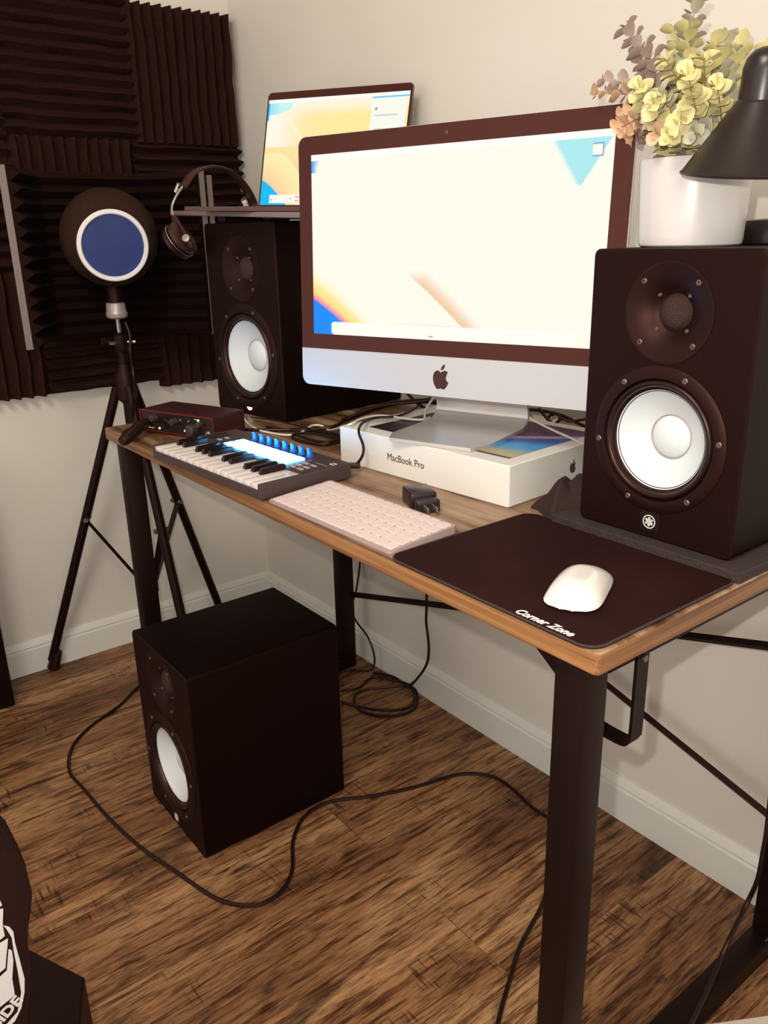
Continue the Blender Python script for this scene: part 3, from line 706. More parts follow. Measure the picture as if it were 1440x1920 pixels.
for k, (da, rr_) in enumerate(((0, rad), (2*PI/3+.02, .285), (-2*PI/3, .285))):
    a = a0+da; d = Vector((math.cos(a), math.sin(a), 0)); foot = d*rr_; top = d*.022+Vector((0, 0, HUB))
    if k == 2 and SXp+foot.x < .03: foot.x = .03-SXp
    b = NB(); cyl(b, top, foot+Vector((0, 0, .03)), .0115, seg=16); lg = finish(b, 'leg', M['metal'], t)
    b = NB(); dd = (foot+Vector((0, 0, .005))-top).normalized(); cyl(b, top+dd*((foot-top).length*.93), foot+Vector((0, 0, .006)), .0135, .017, seg=16); finish(b, 'rubber_foot', M['rubber'], lg)
    j = top.lerp(foot, .44); b = NB(); tube(b, [j+d*.006, Vector(d*.014)+Vector((0, 0, .235))], .0045, 4, 0, flat=.009); finish(b, 'brace', M['metal'], t)
    b = NB(); cyl(b, j+Vector((-d.y, d.x, 0))*.018, j-Vector((-d.y, d.x, 0))*.018, .006, seg=12); finish(b, 'bolt', M['screw'], t)
b = NB(); lathe(b, [(.012, .215), (.020, .22), (.020, .25), (.012, .255)], 20); finish(b, 'slide_collar', M['guide'], t)
MB_ = (0.2150, -0.4520, 0.9673)
t = thing('studio_microphone', 'silver microphone base under the round foam windscreen', 'microphone', (SXp, SYp, .905))
b = NB(); cyl(b, (0, 0, 0), (.004, -.002, .040), .0055, .0055, seg=14); finish(b, 'threaded_mount', M['chrome'], t)
b = NB(); lathe(b, [(.016, .034), (.024, .038), (.026, .046), (.0235, .052), (.0225, .070), (.020, .072)], 28, Matrix.Translation((.004, -.002, 0))); finish(b, 'base_ring', M['silver'], t)
b = NB(); lathe(b, [(.016, .070), (.021, .074), (.021, .115), (.018, .12)], 24, Matrix.Translation((.004, -.002, 0))); finish(b, 'microphone_body', M['guide'], t)
SC = Vector((0.2250, -0.4726, 1.1233)); SR = .108
t = thing('foam_windscreen', 'large brown-black foam ball around the microphone in front of the shield', 'windscreen', SC-Vector((0, 0, SR)))
dirp = (Vector((0.3300, -0.5070, 1.1006))-SC).normalized()
pn_ = (dirp+Vector((.10, .08, .05))).normalized()
b = NB(); bmesh.ops.create_uvsphere(b, u_segments=64, v_segments=40, radius=SR)
for v in b.verts:
    n_ = v.co.normalized(); v.co += n_*.0015*noise.noise(v.co*60)
    dd = n_.dot(pn_)
    if dd > .66: v.co = v.co - pn_*(v.co.dot(pn_)-SR*.66)
for v in b.verts: v.co.z += SR
fb = finish(b, 'foam_ball', M['ballfoam'], t)
b = NB(); lathe(b, [(.003, -.006), (.010, -.006), (.011, 0), (.008, .004), (.003, .004)], 16, axis_m(Vector((.05, .085, SR-.03)), (.5, .8, 0))); b.free()
t = thing('pop_filter', 'round blue mesh pop filter with white rim on the foam ball', 'pop filter', SC+pn_*SR*.70+Vector((-.002, -.004, -.006))-Vector((0, 0, .07)))
pm = axis_m((0, 0, .07), pn_)
pr_ = .0775
b = NB(); lathe(b, [(pr_*.88, -.002), (pr_*.86, .004), (pr_*.89, .008), (pr_*.97, .008), (pr_, .004), (pr_*.99, -.002), (pr_*.88, -.002)], 64, pm, close0=False, close1=False); finish(b, 'rim', M['whitepl'], t)
b = NB(); lathe(b, [(0, .0035), (pr_*.5, .003), (pr_*.88, .002), (pr_*.88, .001), (0, .001)], 48, pm); finish(b, 'mesh_disc', M['blueposcreen'], t)

t = thing('reflection_shield', 'folding foam-lined reflection shield with grey metal edges behind the microphone', 'shield', (.12, -.45, .889))
SZ0, SZ1 = .0, .384
def SL(x, y): return Vector((x-.12, y+.45, 0))
Lw = [SL(.225, -.684), SL(.088, -.60)]; Rw = [SL(.222, -.228), SL(.088, -.33)]
def panel(p, q, z0, z1, foam_side, foam_side_strip=True):
    d = (q-p).normalized(); n_ = Vector((-d.y, d.x, 0))*foam_side; L = (q-p).length
    bm = NB(); 
    for (a, b2) in ((0, .0055),):
        pts = [p, q, q-n_*b2, p-n_*b2]; r0 = ring(bm, [v+Vector((0, 0, z0)) for v in pts]); r1 = ring(bm, [v+Vector((0, 0, z1)) for v in pts]); cap(bm, r0); bridge(bm, r0, r1); cap(bm, r1)
    pn = finish(bm, 'panel', M['metal'], t)
    if foam_side_strip:
        bm = NB(); c0 = p+Vector((0, -.0075, 0)); c1 = p+Vector((0, .0075, 0)); ds = -d*.0012
        r0 = ring(bm, [v+Vector((0, 0, z0)) for v in (c0+ds, c1+ds, c1+d*.004, c0+d*.004)]); r1 = ring(bm, [v+Vector((0, 0, z1)) for v in (c0+ds, c1+ds, c1+d*.004, c0+d*.004)]); cap(bm, r0); bridge(bm, r0, r1); cap(bm, r1); finish(bm, 'edge_strip', M['strip'], pn)
    bm = NB(); nT = 13; prof = [(0, z0+.002)]
    for k in range(nT):
        zz = z0+.002+(z1-z0-.004)*k/nT; hh = (z1-z0-.004)/nT
        prof += [(.012, zz), (.034, zz+hh*.5)]
    prof += [(.012, z1-.002), (0, z1-.002)]
    r0 = ring(bm, [p+d*.003+n_*u+Vector((0, 0, v)) for u, v in prof]); r1 = ring(bm, [q+n_*u+Vector((0, 0, v)) for u, v in prof])
    cap(bm, r0); bridge(bm, r0, r1); cap(bm, r1); finish(bm, 'foam_lining', M['liner'], pn, angle=20)
panel(Lw[0], Lw[1], SZ0, SZ1, -1 if (Lw[1]-Lw[0]).cross(Vector((0, 0, 1))).y > 0 else 1)
panel(Rw[0], Rw[1], SZ0-.004, SZ1, 1)
panel(Lw[1], Rw[1], SZ0, SZ1, -1, False)
b = NB(); box(b, .085, .092, .243, .256, .0, .375, .001, 1); finish(b, 'hinge_plate', M['shelf'], t)
b = NB(); tube(b, [(-.03, .0, -.012), (SXp-.12-.017, SYp+.45, -.012)], .006, 8, 1); box(b, -.045, -.02, -.03, .03, -.02, .0, .002, 1); finish(b, 'mount_bracket', M['guide'], t)

# ------------------------------------------------------------------ audio interface
AP = Vector((.596, -.592, DZ)); ATH = math.atan2(.069, .190)
t = thing('audio_interface', 'red audio interface with lit knobs and green lights beside the microphone pole', 'audio interface', AP, ATH)
AW, AD, AH = .200, .088, .047
b = NB(); out = rrect(0, AW, .0, AH-.004, .004, 4); inn = rrect(.0025, AW-.0025, .0025, AH-.0065, .003, 4)
lo = poly_face(b, [out, inn], lambda u, v: (u, 0, v+.004)); rb = ring(b, [(u, AD, v+.004) for u, v in out]); bridge(b, lo[0], rb, 1); cap(b, rb, 1)
ri = ring(b, [(u, .003, v+.004) for u, v in inn]); bridge(b, lo[1], ri)
for f in b.faces:
    f.normal_update()
finish(b, 'metal_case', M['red'], t, mats=[M['red'], M['redtop']])
b = NB(); prism(b, inn, .0025, .005, lambda u, v, h: (u, h, v+.004)); pn = finish(b, 'front_panel', M['panel'], t)
b = NB(); box(b, .01, AW-.01, .01, AD-.01, 0, .004); finish(b, 'foot_pad', M['rubber'], t)
def fdisc(nm, x, z, r, l, m, par, prof=None):
    bm = NB(); lathe(bm, prof or [(0, 0), (r, 0), (r*.9, l), (r*.8, l+.0005), (0, l+.0005)], 20, Matrix.Translation((x, .0028, z)) @ Matrix.Rotation(R(90), 4, 'X')); return finish(bm, nm, m, par)
for x, z, r, l, mm in ((.042, .032, .0072, .012, 'knobk'), (.098, .030, .0070, .012, 'knobk'), (.146, .019, .0115, .014, 'knobk'), (.166, .031, .0055, .010, 'knobk')): fdisc('knob', x, z, r, l, M[mm], t)
for x, z in ((.022, .022), (.073, .024)): fdisc('input_socket', x, z, .0105, .003, M['rubber'], t)
fdisc('socket', .184, .014, .006, .003, M['chrome'], t)
for x, z, m_ in ((.052, .012, 'amber'), (.122, .014, 'green'), (.160, .038, 'green')): fdisc('indicator_light', x, z, .0020, .0012, M[m_], t)
for x in (.112, .134): fdisc('button', x, .034, .0022, .0015, M['strip'], t)
b = NB()
for x, z, w_, h_ in ((.018, .010, .018, .0020), (.150, .0385, .010, .0012), (.176, .0075, .012, .004)): box(b, x, x+w_, .0019, .0026, z, z+h_)
finish(b, 'panel_print', M['badge'], t, smooth=False)

# ------------------------------------------------------------------ MIDI keyboard
t = thing('midi_keyboard', 'small black keyboard controller with lit cyan pads at the left desk edge', 'midi keyboard', (.823, -.6615, DZ), .055)
KW, KD, KH = .346, .170, .0265
b = NB()
prism(b, rrect(0, KW, .0785, KD, .003, 3), .003, KH, XYZ, ch=.0008)
box(b, 0, .0065, 0, .082, .003, KH, .0008, 1); box(b, KW-.0075, KW, 0, .082, .003, KH, .0008, 1); box(b, .004, KW-.005, 0, .082, .003, .0165, .0008, 1)
finish(b, 'body', M['lkbody'], t)
b = NB(); 
for fx in (.02, KW-.03):
    for fy in (.02, KD-.03): box(b, fx, fx+.012, fy, fy+.012, 0, .003)
finish(b, 'rubber_feet', M['rubber'], t)
kx0, kx1 = .0075, KW-.0085; kw = (kx1-kx0)/15
for i in range(15):
    b = NB(); box(b, kx0+i*kw+.0004, kx0+(i+1)*kw-.0004, .0015, .079, .0168, .0245, .0008, 2); finish(b, 'white_key', M['keyw'], t)
for i in range(14):
    if i % 7 in (2, 6): continue
    cx = kx0+(i+1)*kw; b = NB()
    p = [(cx-.0048, .033), (cx+.0048, .033), (cx+.0048, .079), (cx-.0048, .079)]
    r0 = ring(b, [(x, y, .0246) for x, y in p]); r1 = ring(b, [(cx-.0040, .036, .0330), (cx+.0040, .036, .0330), (cx+.0040, .079, .0335), (cx-.0040, .079, .0335)])
    cap(b, r0); bridge(b, r0, r1); cap(b, r1); bmesh.ops.bevel(b, geom=b.edges[:], offset=.0007, segments=2, affect='EDGES'); finish(b, 'black_key', M['keyb'], t)
b = NB(); prism(b, rrect(.088, .284, .0865, .133, .003, 3), KH, KH+.0006, XYZ); finish(b, 'pad_plate', M['padplate'], t)
for i in range(8):
    for j in range(2):
        x = .0925+i*.0236; y = .0885+j*.0215
        b = NB(); prism(b, rrect(x, x+.0212, y, y+.0195, .002, 3), KH+.0005, KH+.0032, XYZ, ch=.0008); finish(b, 'pad', M['pad'], t)
for i in range(8):
    b = NB(); lathe(b, [(.0062, 0), (.0062, .002), (.0050, .003), (.0046, .0125), (.0036, .0135), (0, .0135)], 20, Matrix.Translation((.101+i*.0236, .148, KH-.0005))); kn = finish(b, 'knob', M['knobblue'], t)
    b = NB(); box(b, .101+i*.0236-.0006, .101+i*.0236+.0006, .143, .1475, KH+.013, KH+.0137); finish(b, 'knob_marker', M['badge'], kn)
for (x, y, w_, d_) in ((.292, .088, .013, .006), (.292, .100, .013, .006), (.312, .088, .013, .006), (.312, .100, .013, .006), (.292, .114, .013, .005), (.312, .114, .013, .005), (.05, .100, .010, .006), (.05, .115, .010, .006)):
    b = NB(); box(b, x, x+w_, y, y+d_, KH-.0002, KH+.0016, .0005, 1); finish(b, 'button', M['line'], t)
for x in (.018, .034):
    b = NB(); box(b, x-.004, x+.004, .095, .140, KH-.0002, KH+.0008); finish(b, 'touch_strip', M['padplate'], t)
b = NB(); box(b, .2865, .2877, .084, .136, KH, KH+.0004); box(b, .305, .335, .130, .131, KH, KH+.0004); finish(b, 'printed_line', M['line'], t, smooth=False)
b = NB(); solid_poly(b, [rrect(.327, .337, .140, .150, .001, 2), rrect(.3285, .3355, .1415, .1485, .001, 2)], KH, KH+.0004, XYZ); finish(b, 'square_mark', M['badge'], t, smooth=False)

# ------------------------------------------------------------------ computer keyboard
t = thing('computer_keyboard', 'slim pinkish white computer keyboard lying at the front edge of the desk', 'keyboard', (1.174, -.6345, DZ), .022)
CW, CD = .280, .113
def kz(y): return .0040+.0070*y/CD
b = NB(); lo = ring(b, [(x, y, .0004) for x, y in rrect(0, CW, 0, CD, .006, 5)]); hi = ring(b, [(x, y, kz(y)) for x, y in rrect(0, CW, 0, CD, .006, 5)])
cap(b, lo); bridge(b, lo, hi); cap(b, hi); finish(b, 'keyboard_case', M['kbgap'], t)
rows = [[1]*14, [1]*13+[1.5], [1.5]+[1]*12+[1], [1.8]+[1]*11+[1.8], [2.3]+[1]*10+[2.3], [1, 1, 1, 1.25, 5, 1.25, 1, 1, 1, 1]]
x0, x1 = .004, CW-.004; y0, y1 = .004, CD-.004; rh = (y1-y0)/6
for j, rw in enumerate(rows[::-1]):
    tot = sum(rw); x = x0
    for w_ in rw:
        wx = (x1-x0)*w_/tot; b = NB(); ya, yb = y0+j*rh+.0009, y0+(j+1)*rh-.0009
        lo = ring(b, [(px, py, kz(py)-.0002) for px, py in rrect(x+.0009, x+wx-.0009, ya, yb, .0018, 2)]); hi = ring(b, [(px, py, kz(py)+.0014) for px, py in rrect(x+.0013, x+wx-.0013, ya+.0004, yb-.0004, .0018, 2)])
        cap(b, lo); bridge(b, lo, hi); cap(b, hi); finish(b, 'keycap', M['kbcover'], t); x += wx

# ------------------------------------------------------------------ mouse pad, mouse, speaker pad, plug, cloth
MPX0, MPX1, MPY0, MPY1 = 1.459, 1.7655, -.6385, -.389
t = thing('mouse_pad', 'large dark cloth mouse pad with white lettering at the right front desk corner', 'mouse pad', (MPX0, MPY0, DZ))
b = NB(); prism(b, rrect(0, MPX1-MPX0, 0, MPY1-MPY0, .020, 8), .0002, .0032, XYZ, ch=.0006); finish(b, 'cloth_surface', M['mpad'], t)
b = NB(); rp = rrect(.001, MPX1-MPX0-.001, .001, MPY1-MPY0-.001, .019, 8); tube(b, [(x, y, .0022) for x, y in rp]+[(rp[0][0], rp[0][1], .0022)], .0014, 6, 0); finish(b, 'stitched_edge', M['mpedge'], t)
TC = ((1.6982, -0.6280, 0.7535)[0]-MPX0, (1.6982, -0.6280, 0.7535)[1]-MPY0)
text_obj('Corner Zone', .0145, 'lettering', M['mprint'], t, Matrix.Translation((TC[0], TC[1]-.001, .0034)) @ Matrix.Rotation(R(1.0), 4, 'Z'), shear=.25, offset=.0005, depth=.0001, xs=.90)
b = NB(); bx0 = 1.500
t = tag(finish((lambda bm: (prism(bm, rrect(1.503, 1.769, -.397, -.090, .004, 3), DZ+.0002, DZ+.0125, XYZ, ch=.001), bm)[1])(NB()), 'speaker_pad', M['isopad']), 'dark ribbed foam pad under the speaker that carries the plant pot', 'speaker pad')
# mouse
mc = (1.674, -.545, 0); t = thing('computer_mouse', 'glossy white wireless mouse on the dark mouse pad', 'mouse', (mc[0], mc[1], DZ+.0032), R(25))
b = NB(); nu, nv = 28, 20; rws = []
ML, MW = .1135, .0585
for i in range(nu+1):
    s = -1+2*i/nu; y = s*ML/2; w_ = MW/2*max(.02, 1-abs(s)**4.5)**(1/2.8)*(1-.06*s); row = []
    hh = .0205*(1-abs(s)**2.3)+.0035
    for j in range(nv+1):
        q = -1+2*j/nv; x = q*w_; z = .002+(hh-.002)*(1-abs(q)**2.6*.75)
        if abs(q) > .999: z = .0035
        row.append(b.verts.new((x, y, min(z, .022))))
    rws.append(row)
for r0, r1 in zip(rws, rws[1:]): bridge(b, r0, r1, closed=False)
per = rws[0]+[r[-1] for r in rws[1:-1]]+rws[-1][::-1]+[r[0] for r in rws[1:-1]][::-1]
low = [b.verts.new((v.co.x*.9, v.co.y*.93, .0006)) for v in per]; bridge(b, per, low); cap(b, low); finish(b, 'mouse_shell', M['mouse'], t, angle=60)
b = NB()
for pl in apple(0, -.004, .0085): solid_poly(b, [pl], .02245, .0227, XYZ)
b.free()
# plug adapter
pa = (1.3022, -0.4497, 0.7550); t = thing('plug_adapter', 'black plug adapter with two prongs lying behind the white keyboard', 'adapter', (1.308, -.468, DZ+.0003), R(-22))
b = NB(); box(b, 0, .046, -.019, .019, 0, .024, .003, 3); finish(b, 'adapter_body', M['charger'], t)
b = NB(); box(b, .044, .066, -.0165, .0165, 0.001, .019, .002, 2); finish(b, 'plug_face', M['charger'], t)
for s in (-1, 1):
    b = NB(); box(b, .065, .082, s*.0065-.0012, s*.0065+.0012, .006, .0128, .0006, 1); finish(b, 'prong', M['chrome'], t)
# crumpled cloth
cb = (1.4620, -0.3406, 0.7500); 
b = NB(); nx = 46; grid = []
for i in range(nx+1):
    row = []
    for j in range(nx+1):
        u, v = i/nx*2-1, j/nx*2-1
        ang = math.atan2(v, u); rr_ = max(abs(u), abs(v)); 
        x = rr_*math.cos(ang)*(.052+.012*math.sin(ang*3+1)); y = rr_*math.sin(ang)*(.050+.010*math.sin(ang*4))
        fold = 1.1*abs(noise.noise(Vector((x*26+y*10, y*22, 1.3))))+.22*abs(noise.noise(Vector((x*50, y*45, 4))))
        z = (1-rr_**2.2)*(.034+.040*fold)*(.55+.75*smooth01(x, -.05, .03)) + .001
        row.append(b.verts.new((x+.004*noise.noise(Vector((x*40, y*40, 9))), y+.004*noise.noise(Vector((x*40, y*40, 19))), max(z, .0008) if rr_ < .999 else .0008)))
    grid.append(row)
for r0, r1 in zip(grid, grid[1:]): bridge(b, r0, r1, closed=False)
per = grid[0]+[r[-1] for r in grid[1:-1]]+grid[-1][::-1]+[r[0] for r in grid[1:-1]][::-1]
cap(b, per)
cl = finish(b, 'crumpled_cloth', M['cloth'], angle=75); cl.location = (1.482, -.335, DZ+.0002); tag(cl, 'crumpled dark cloth between the white box and the right speaker', 'cloth')

# ------------------------------------------------------------------ plant and lamp on the right speaker
ST = .763+.332
PC = Vector((1.597, -.283, ST+.0003))
t = thing('potted_plant', 'white pot of yellow-green artificial eucalyptus on the right speaker', 'plant', PC)
PH = (1.6033, -0.3000, 1.1902)[2]-ST
b = NB(); lathe(b, [(.054, 0), (.0575, .002), (.0585, .006), (.0625, PH-.003), (.0620, PH-.0005), (.0595, PH), (.0585, PH-.004), (.056, PH-.02), (0, PH-.02)], 64); finish(b, 'pot', M['pot'], t)
b = NB(); lathe(b, [(0, PH-.012), (.03, PH-.010), (.0575, PH-.016)], 24, close1=False); finish(b, 'moss', M['soil'], t)
random.seed(11)
def leaf(bm, p, d, up, L, wd, mi=0):
    d = d.normalized(); s = d.cross(up); s = s.normalized() if s.length > 1e-4 else d.orthogonal(); n_ = s.cross(d).normalized()
    prof = [(0, .12), (.18, .62), (.42, .98), (.68, 1.0), (.88, .66), (1, .12)]; prev = None
    for (q, w_) in prof:
        c = p+d*L*q+n_*(-.18*L*q*q); cur = [bm.verts.new(c-s*wd*w_+n_*wd*w_*.35), bm.verts.new(c), bm.verts.new(c+s*wd*w_+n_*wd*w_*.35)]
        if prev: bridge(bm, prev, cur, mi, closed=False)
        prev = cur
def sprig(tip_off, bend, mi, n_pairs, Ls, seed, start=.25, wf=.42):
    random.seed(seed)
    base = Vector((random.uniform(-.03, .03), random.uniform(-.03, .03), PH-.012)); tip = Vector(tip_off); mid = base.lerp(tip, .5)+Vector(bend)
    pts = catmull([base, mid, tip], 10)
    b = NB(); tube(b, pts, lambda q: .0014*(1-.6*q), 6, 0); st = finish(b, 'stem', M['stem'], t)
    b = NB(); N = len(pts)-1
    for k in range(n_pairs):
        q = start+(1-start)*k/(n_pairs-1); i = min(int(q*N), N-1); p = pts[i].lerp(pts[i+1], q*N-i); tg = (pts[i+1]-pts[i]).normalized()
        side = Matrix.Rotation(k*R(90)+random.uniform(-.3, .3), 3, tg) @ tg.orthogonal().normalized()
        L = Ls*(1.1-.45*q)*random.uniform(.8, 1.15)
        for s in (-1, 1):
            d = (side*s*.85+tg*random.uniform(.35, .75)); leaf(b, p, d, tg+side*s*.2, L, L*wf*random.uniform(.85, 1.15))
    for s in range(3): leaf(b, pts[-1], tg+Matrix.Rotation(s*2.1, 3, tg) @ tg.orthogonal()*.5, tg.orthogonal(), Ls*.5, Ls*.18)
    ob = finish(b, 'leaves', mi, st, angle=60)
sprig(Vector((1.5483, -0.2400, 1.3595))-PC, (0, 0, 0.01), M['leaf2'], 11, 0.0239, 100, 0.35, 0.45)
sprig(Vector((1.5624, -0.2700, 1.3256))-PC, (0.005, 0, 0), M['leaf1'], 11, 0.0248, 101, 0.3, 0.52)
sprig(Vector((1.5820, -0.2400, 1.3120))-PC, (0.02, 0, 0), M['leaf1'], 10, 0.0258, 102, 0.3, 0.52)
sprig(Vector((1.5031, -0.3000, 1.3339))-PC, (-0.01, 0, 0.02), M['leaf4'], 11, 0.0248, 103, 0.4, 0.45)
sprig(Vector((1.4729, -0.3100, 1.2736))-PC, (-0.01, 0, 0.03), M['leaf3'], 10, 0.0202, 104, 0.4, 0.45)
sprig(Vector((1.4506, -0.2700, 1.2927))-PC, (-0.0, 0, 0.03), M['leaf4'], 9, 0.0202, 105, 0.4, 0.45)
sprig(Vector((1.5791, -0.3300, 1.2879))-PC, (0, 0, 0.01), M['leaf1'], 11, 0.0248, 106, 0.2, 0.52)
sprig(Vector((1.6182, -0.3200, 1.2828))-PC, (0.01, 0, 0.01), M['leaf1'], 11, 0.0248, 107, 0.2, 0.52)
sprig(Vector((1.5616, -0.3500, 1.2626))-PC, (-0.01, 0, 0.01), M['leaf1'], 10, 0.0230, 108, 0.2, 0.52)
sprig(Vector((1.5401, -0.3500, 1.2259))-PC, (-0.01, 0, 0.03), M['leaf3'], 10, 0.0221, 109, 0.2, 0.45)
sprig(Vector((1.5407, -0.3300, 1.2173))-PC, (-0.01, 0, 0.04), M['leaf3'], 10, 0.0212, 110, 0.2, 0.45)
sprig(Vector((1.6038, -0.3700, 1.2479))-PC, (0, 0, 0.0), M['leaf2'], 11, 0.0239, 111, 0.1, 0.45)
sprig(Vector((1.6478, -0.3800, 1.2463))-PC, (0, 0, 0.0), M['leaf1'], 10, 0.0248, 112, 0.1, 0.52)
sprig(Vector((1.6354, -0.3800, 1.2209))-PC, (0, 0, 0.01), M['leaf1'], 9, 0.0239, 113, 0.1, 0.52)
sprig(Vector((1.5852, -0.3600, 1.2328))-PC, (0, 0, 0.02), M['leaf4'], 10, 0.0230, 114, 0.1, 0.45)
sprig(Vector((1.6138, -0.2800, 1.2742))-PC, (0.02, 0, 0.0), M['leaf2'], 11, 0.0248, 115, 0.2, 0.45)
sprig(Vector((1.5949, -0.2200, 1.2984))-PC, (0.02, 0, 0.0), M['leaf1'], 11, 0.0239, 116, 0.3, 0.52)
sprig(Vector((1.6422, -0.3400, 1.2351))-PC, (0.01, 0, 0.0), M['leaf2'], 11, 0.0248, 117, 0.1, 0.45)
sprig(Vector((1.5187, -0.2400, 1.2856))-PC, (0, 0, 0), M['leaf2'], 11, 0.0248, 118, 0.2, 0.45)
sprig(Vector((1.4948, -0.2500, 1.2939))-PC, (-0.01, 0, 0.01), M['leaf2'], 11, 0.0230, 119, 0.25, 0.45)
sprig(Vector((1.5199, -0.2200, 1.3216))-PC, (0, 0, 0), M['leaf2'], 11, 0.0248, 120, 0.3, 0.45)
sprig(Vector((1.5412, -0.3100, 1.2143))-PC, (-0.01, 0, 0.03), M['leaf4'], 9, 0.0202, 121, 0.15, 0.45)
sprig(Vector((1.5971, -0.3600, 1.2131))-PC, (0, 0, 0.02), M['leaf3'], 9, 0.0212, 122, 0.1, 0.45)
sprig(Vector((1.6213, -0.2000, 1.3042))-PC, (0.03, 0, 0.0), M['leaf1'], 10, 0.0239, 123, 0.4, 0.52)
sprig(Vector((1.6488, -0.3700, 1.2075))-PC, (0, 0, 0.02), M['leaf2'], 9, 0.0221, 124, 0.1, 0.45)
sprig(Vector((1.5049, -0.3000, 1.2455))-PC, (-0.01, 0, 0.03), M['leaf3'], 10, 0.0212, 125, 0.3, 0.45)
sprig(Vector((1.5084, -0.2200, 1.3407))-PC, (0, 0, 0), M['leaf1'], 11, 0.0221, 126, 0.3, 0.52)
sprig(Vector((1.6017, -0.3800, 1.2398))-PC, (0, 0, 0.01), M['leaf1'], 10, 0.0221, 127, 0.1, 0.52)
sprig(Vector((1.6533, -0.4000, 1.2582))-PC, (0, 0, 0), M['leaf1'], 10, 0.0230, 128, 0.1, 0.52)
sprig(Vector((1.6614, -0.3600, 1.2508))-PC, (0.01, 0, 0), M['leaf1'], 10, 0.0230, 129, 0.1, 0.52)
sprig(Vector((1.5739, -0.2100, 1.3247))-PC, (0.02, 0, 0), M['leaf2'], 11, 0.0230, 130, 0.3, 0.45)
sprig(Vector((1.4919, -0.2700, 1.3156))-PC, (-0.01, 0, 0.02), M['leaf4'], 10, 0.0202, 131, 0.4, 0.45)
sprig(Vector((1.6311, -0.3900, 1.2058))-PC, (0, 0, 0.02), M['leaf1'], 9, 0.0202, 132, 0.05, 0.52)
sprig(Vector((1.5775, -0.1900, 1.3262))-PC, (0.03, 0, 0), M['leaf1'], 11, 0.0230, 133, 0.35, 0.52)
# lamp
LB = Vector((1.656, -.188, ST+.0003))
t = thing('desk_lamp', 'black desk lamp with cone shade on the right speaker, cut by the picture edge', 'lamp', LB)
b = NB(); lathe(b, [(.044, 0), (.046, .002), (.046, .024), (.044, .027), (.02, .029), (0, .029)], 48); finish(b, 'lamp_base', M['lamp'], t)
shade_c = Vector((1.7001, -0.3500, 1.1661))-LB; tilt = Matrix.Rotation(R(8), 4, _r0)
sm = Matrix.Translation(shade_c) @ tilt
rr_ = .0665
b = NB(); lathe(b, [(rr_, 0), (rr_+.0006, .002), (rr_*.97, .004), (.0235, .0645), (.0222, .0665), (.0215, .067), (.0212, .094), (.019, .103), (.0135, .1095), (.006, .1125), (0, .113)], 72, sm, close0=False)
lathe(b, [(rr_, 0), (rr_*.96, .004), (.021, .062), (.0, .065)], 72, sm, close0=False, mi=1); finish(b, 'lamp_shade', M['lamp'], t, mats=[M['lamp'], M['lampin']])
b = NB(); lathe(b, [(0, .018), (.012, .020), (.017, .030), (.015, .044), (.010, .056)], 24, sm, close1=False); finish(b, 'bulb', M['whitepl'], t)
nk = sm @ Vector((.0, .0, .092))
b = NB(); tube(b, [(.02, 0, .024), (.085, .0, .06), (.115, -.03, .115), (.10, -.085, .155), nk+Vector((.03, .03, .004)), nk+Vector((.015, .01, 0))], .005, 12, 8); finish(b, 'gooseneck', M['lamp'], t)

# ------------------------------------------------------------------ cables
def cable(name, label, pts, r=.0024, m='cable', smooth=6, group=None, flat=None):
    b = NB(); tube(b, pts, r, 8, smooth, flat=flat); return tag(finish(b, name, M[m]), label, 'cable', group)
cable('usb_cable', 'thin black cable rising from the keyboard controller plug over the white box', [(1.1244, -0.4471, 0.7620), (1.1232, -0.4343, 0.7630), (1.1396, -0.4360, 0.7791), (1.1350, -0.4310, 0.7934), (1.1215, -0.4290, 0.8111), (1.1239, -0.4270, 0.8245), (1.0719, -0.3733, 0.8160), (1.0631, -0.3481, 0.8155), (1.0778, -0.3136, 0.8155), (1.0587, -0.2612, 0.8165), (1.0209, -0.1970, 0.8220)], .0022)
b = NB(); q = Vector((1.1271, -0.4403, 0.7640)); box(b, -.014, .014, -.006, .006, -.004, .004, .0012, 2); o = finish(b, 'usb_plug', M['cable'], bpy.data.objects['usb_cable']); o.location = (1.1262, -0.4494, 0.7610); o.rotation_euler = (0, 0, R(50))
cable('white_power_cable', 'thin white cable winding from the red interface over the white box', [(0.6010, -0.3724, 0.7620), (0.6413, -0.3845, 0.7560), (0.7016, -0.4051, 0.7540), (0.7654, -0.4153, 0.7530), (0.7951, -0.4106, 0.7530), (0.8276, -0.4022, 0.7530), (0.8434, -0.3853, 0.7530), (0.8306, -0.3527, 0.7530), (0.8088, -0.3196, 0.7550), (0.8178, -0.3037, 0.7540), (0.8564, -0.3117, 0.7530), (0.9569, -0.3621, 0.7800), (1.0696, -0.4109, 0.8140), (1.0518, -0.3755, 0.8150), (1.0468, -0.3428, 0.8150), (1.0643, -0.3244, 0.8150), (1.1026, -0.3158, 0.8150), (1.1282, -0.3014, 0.8150), (1.1253, -0.2795, 0.8150)], .0021, 'cablew')
cable('display_cable', 'short white cable looping below the chin of the all-in-one computer', [(1.0540, -0.2008, 0.8380), (1.0677, -0.2231, 0.8320), (1.0924, -0.2585, 0.8240), (1.1209, -0.2879, 0.8165), (1.1483, -0.3078, 0.8155), (1.1571, -0.3071, 0.8150), (1.1439, -0.2848, 0.8150), (1.1024, -0.2397, 0.8180)], .0021, 'cablew')
cable('speaker_cable', 'thick black cable running along the foot of the left speaker to the white box', [(0.7010, -0.4415, 0.7540), (0.7506, -0.4274, 0.7535), (0.7876, -0.3880, 0.7535), (0.8242, -0.3423, 0.7535), (0.8541, -0.2985, 0.7570), (0.9136, -0.3007, 0.7850), (0.9367, -0.2727, 0.8000), (0.9840, -0.2576, 0.8150), (1.0271, -0.2348, 0.8220), (1.0578, -0.2184, 0.8300)], .0035)
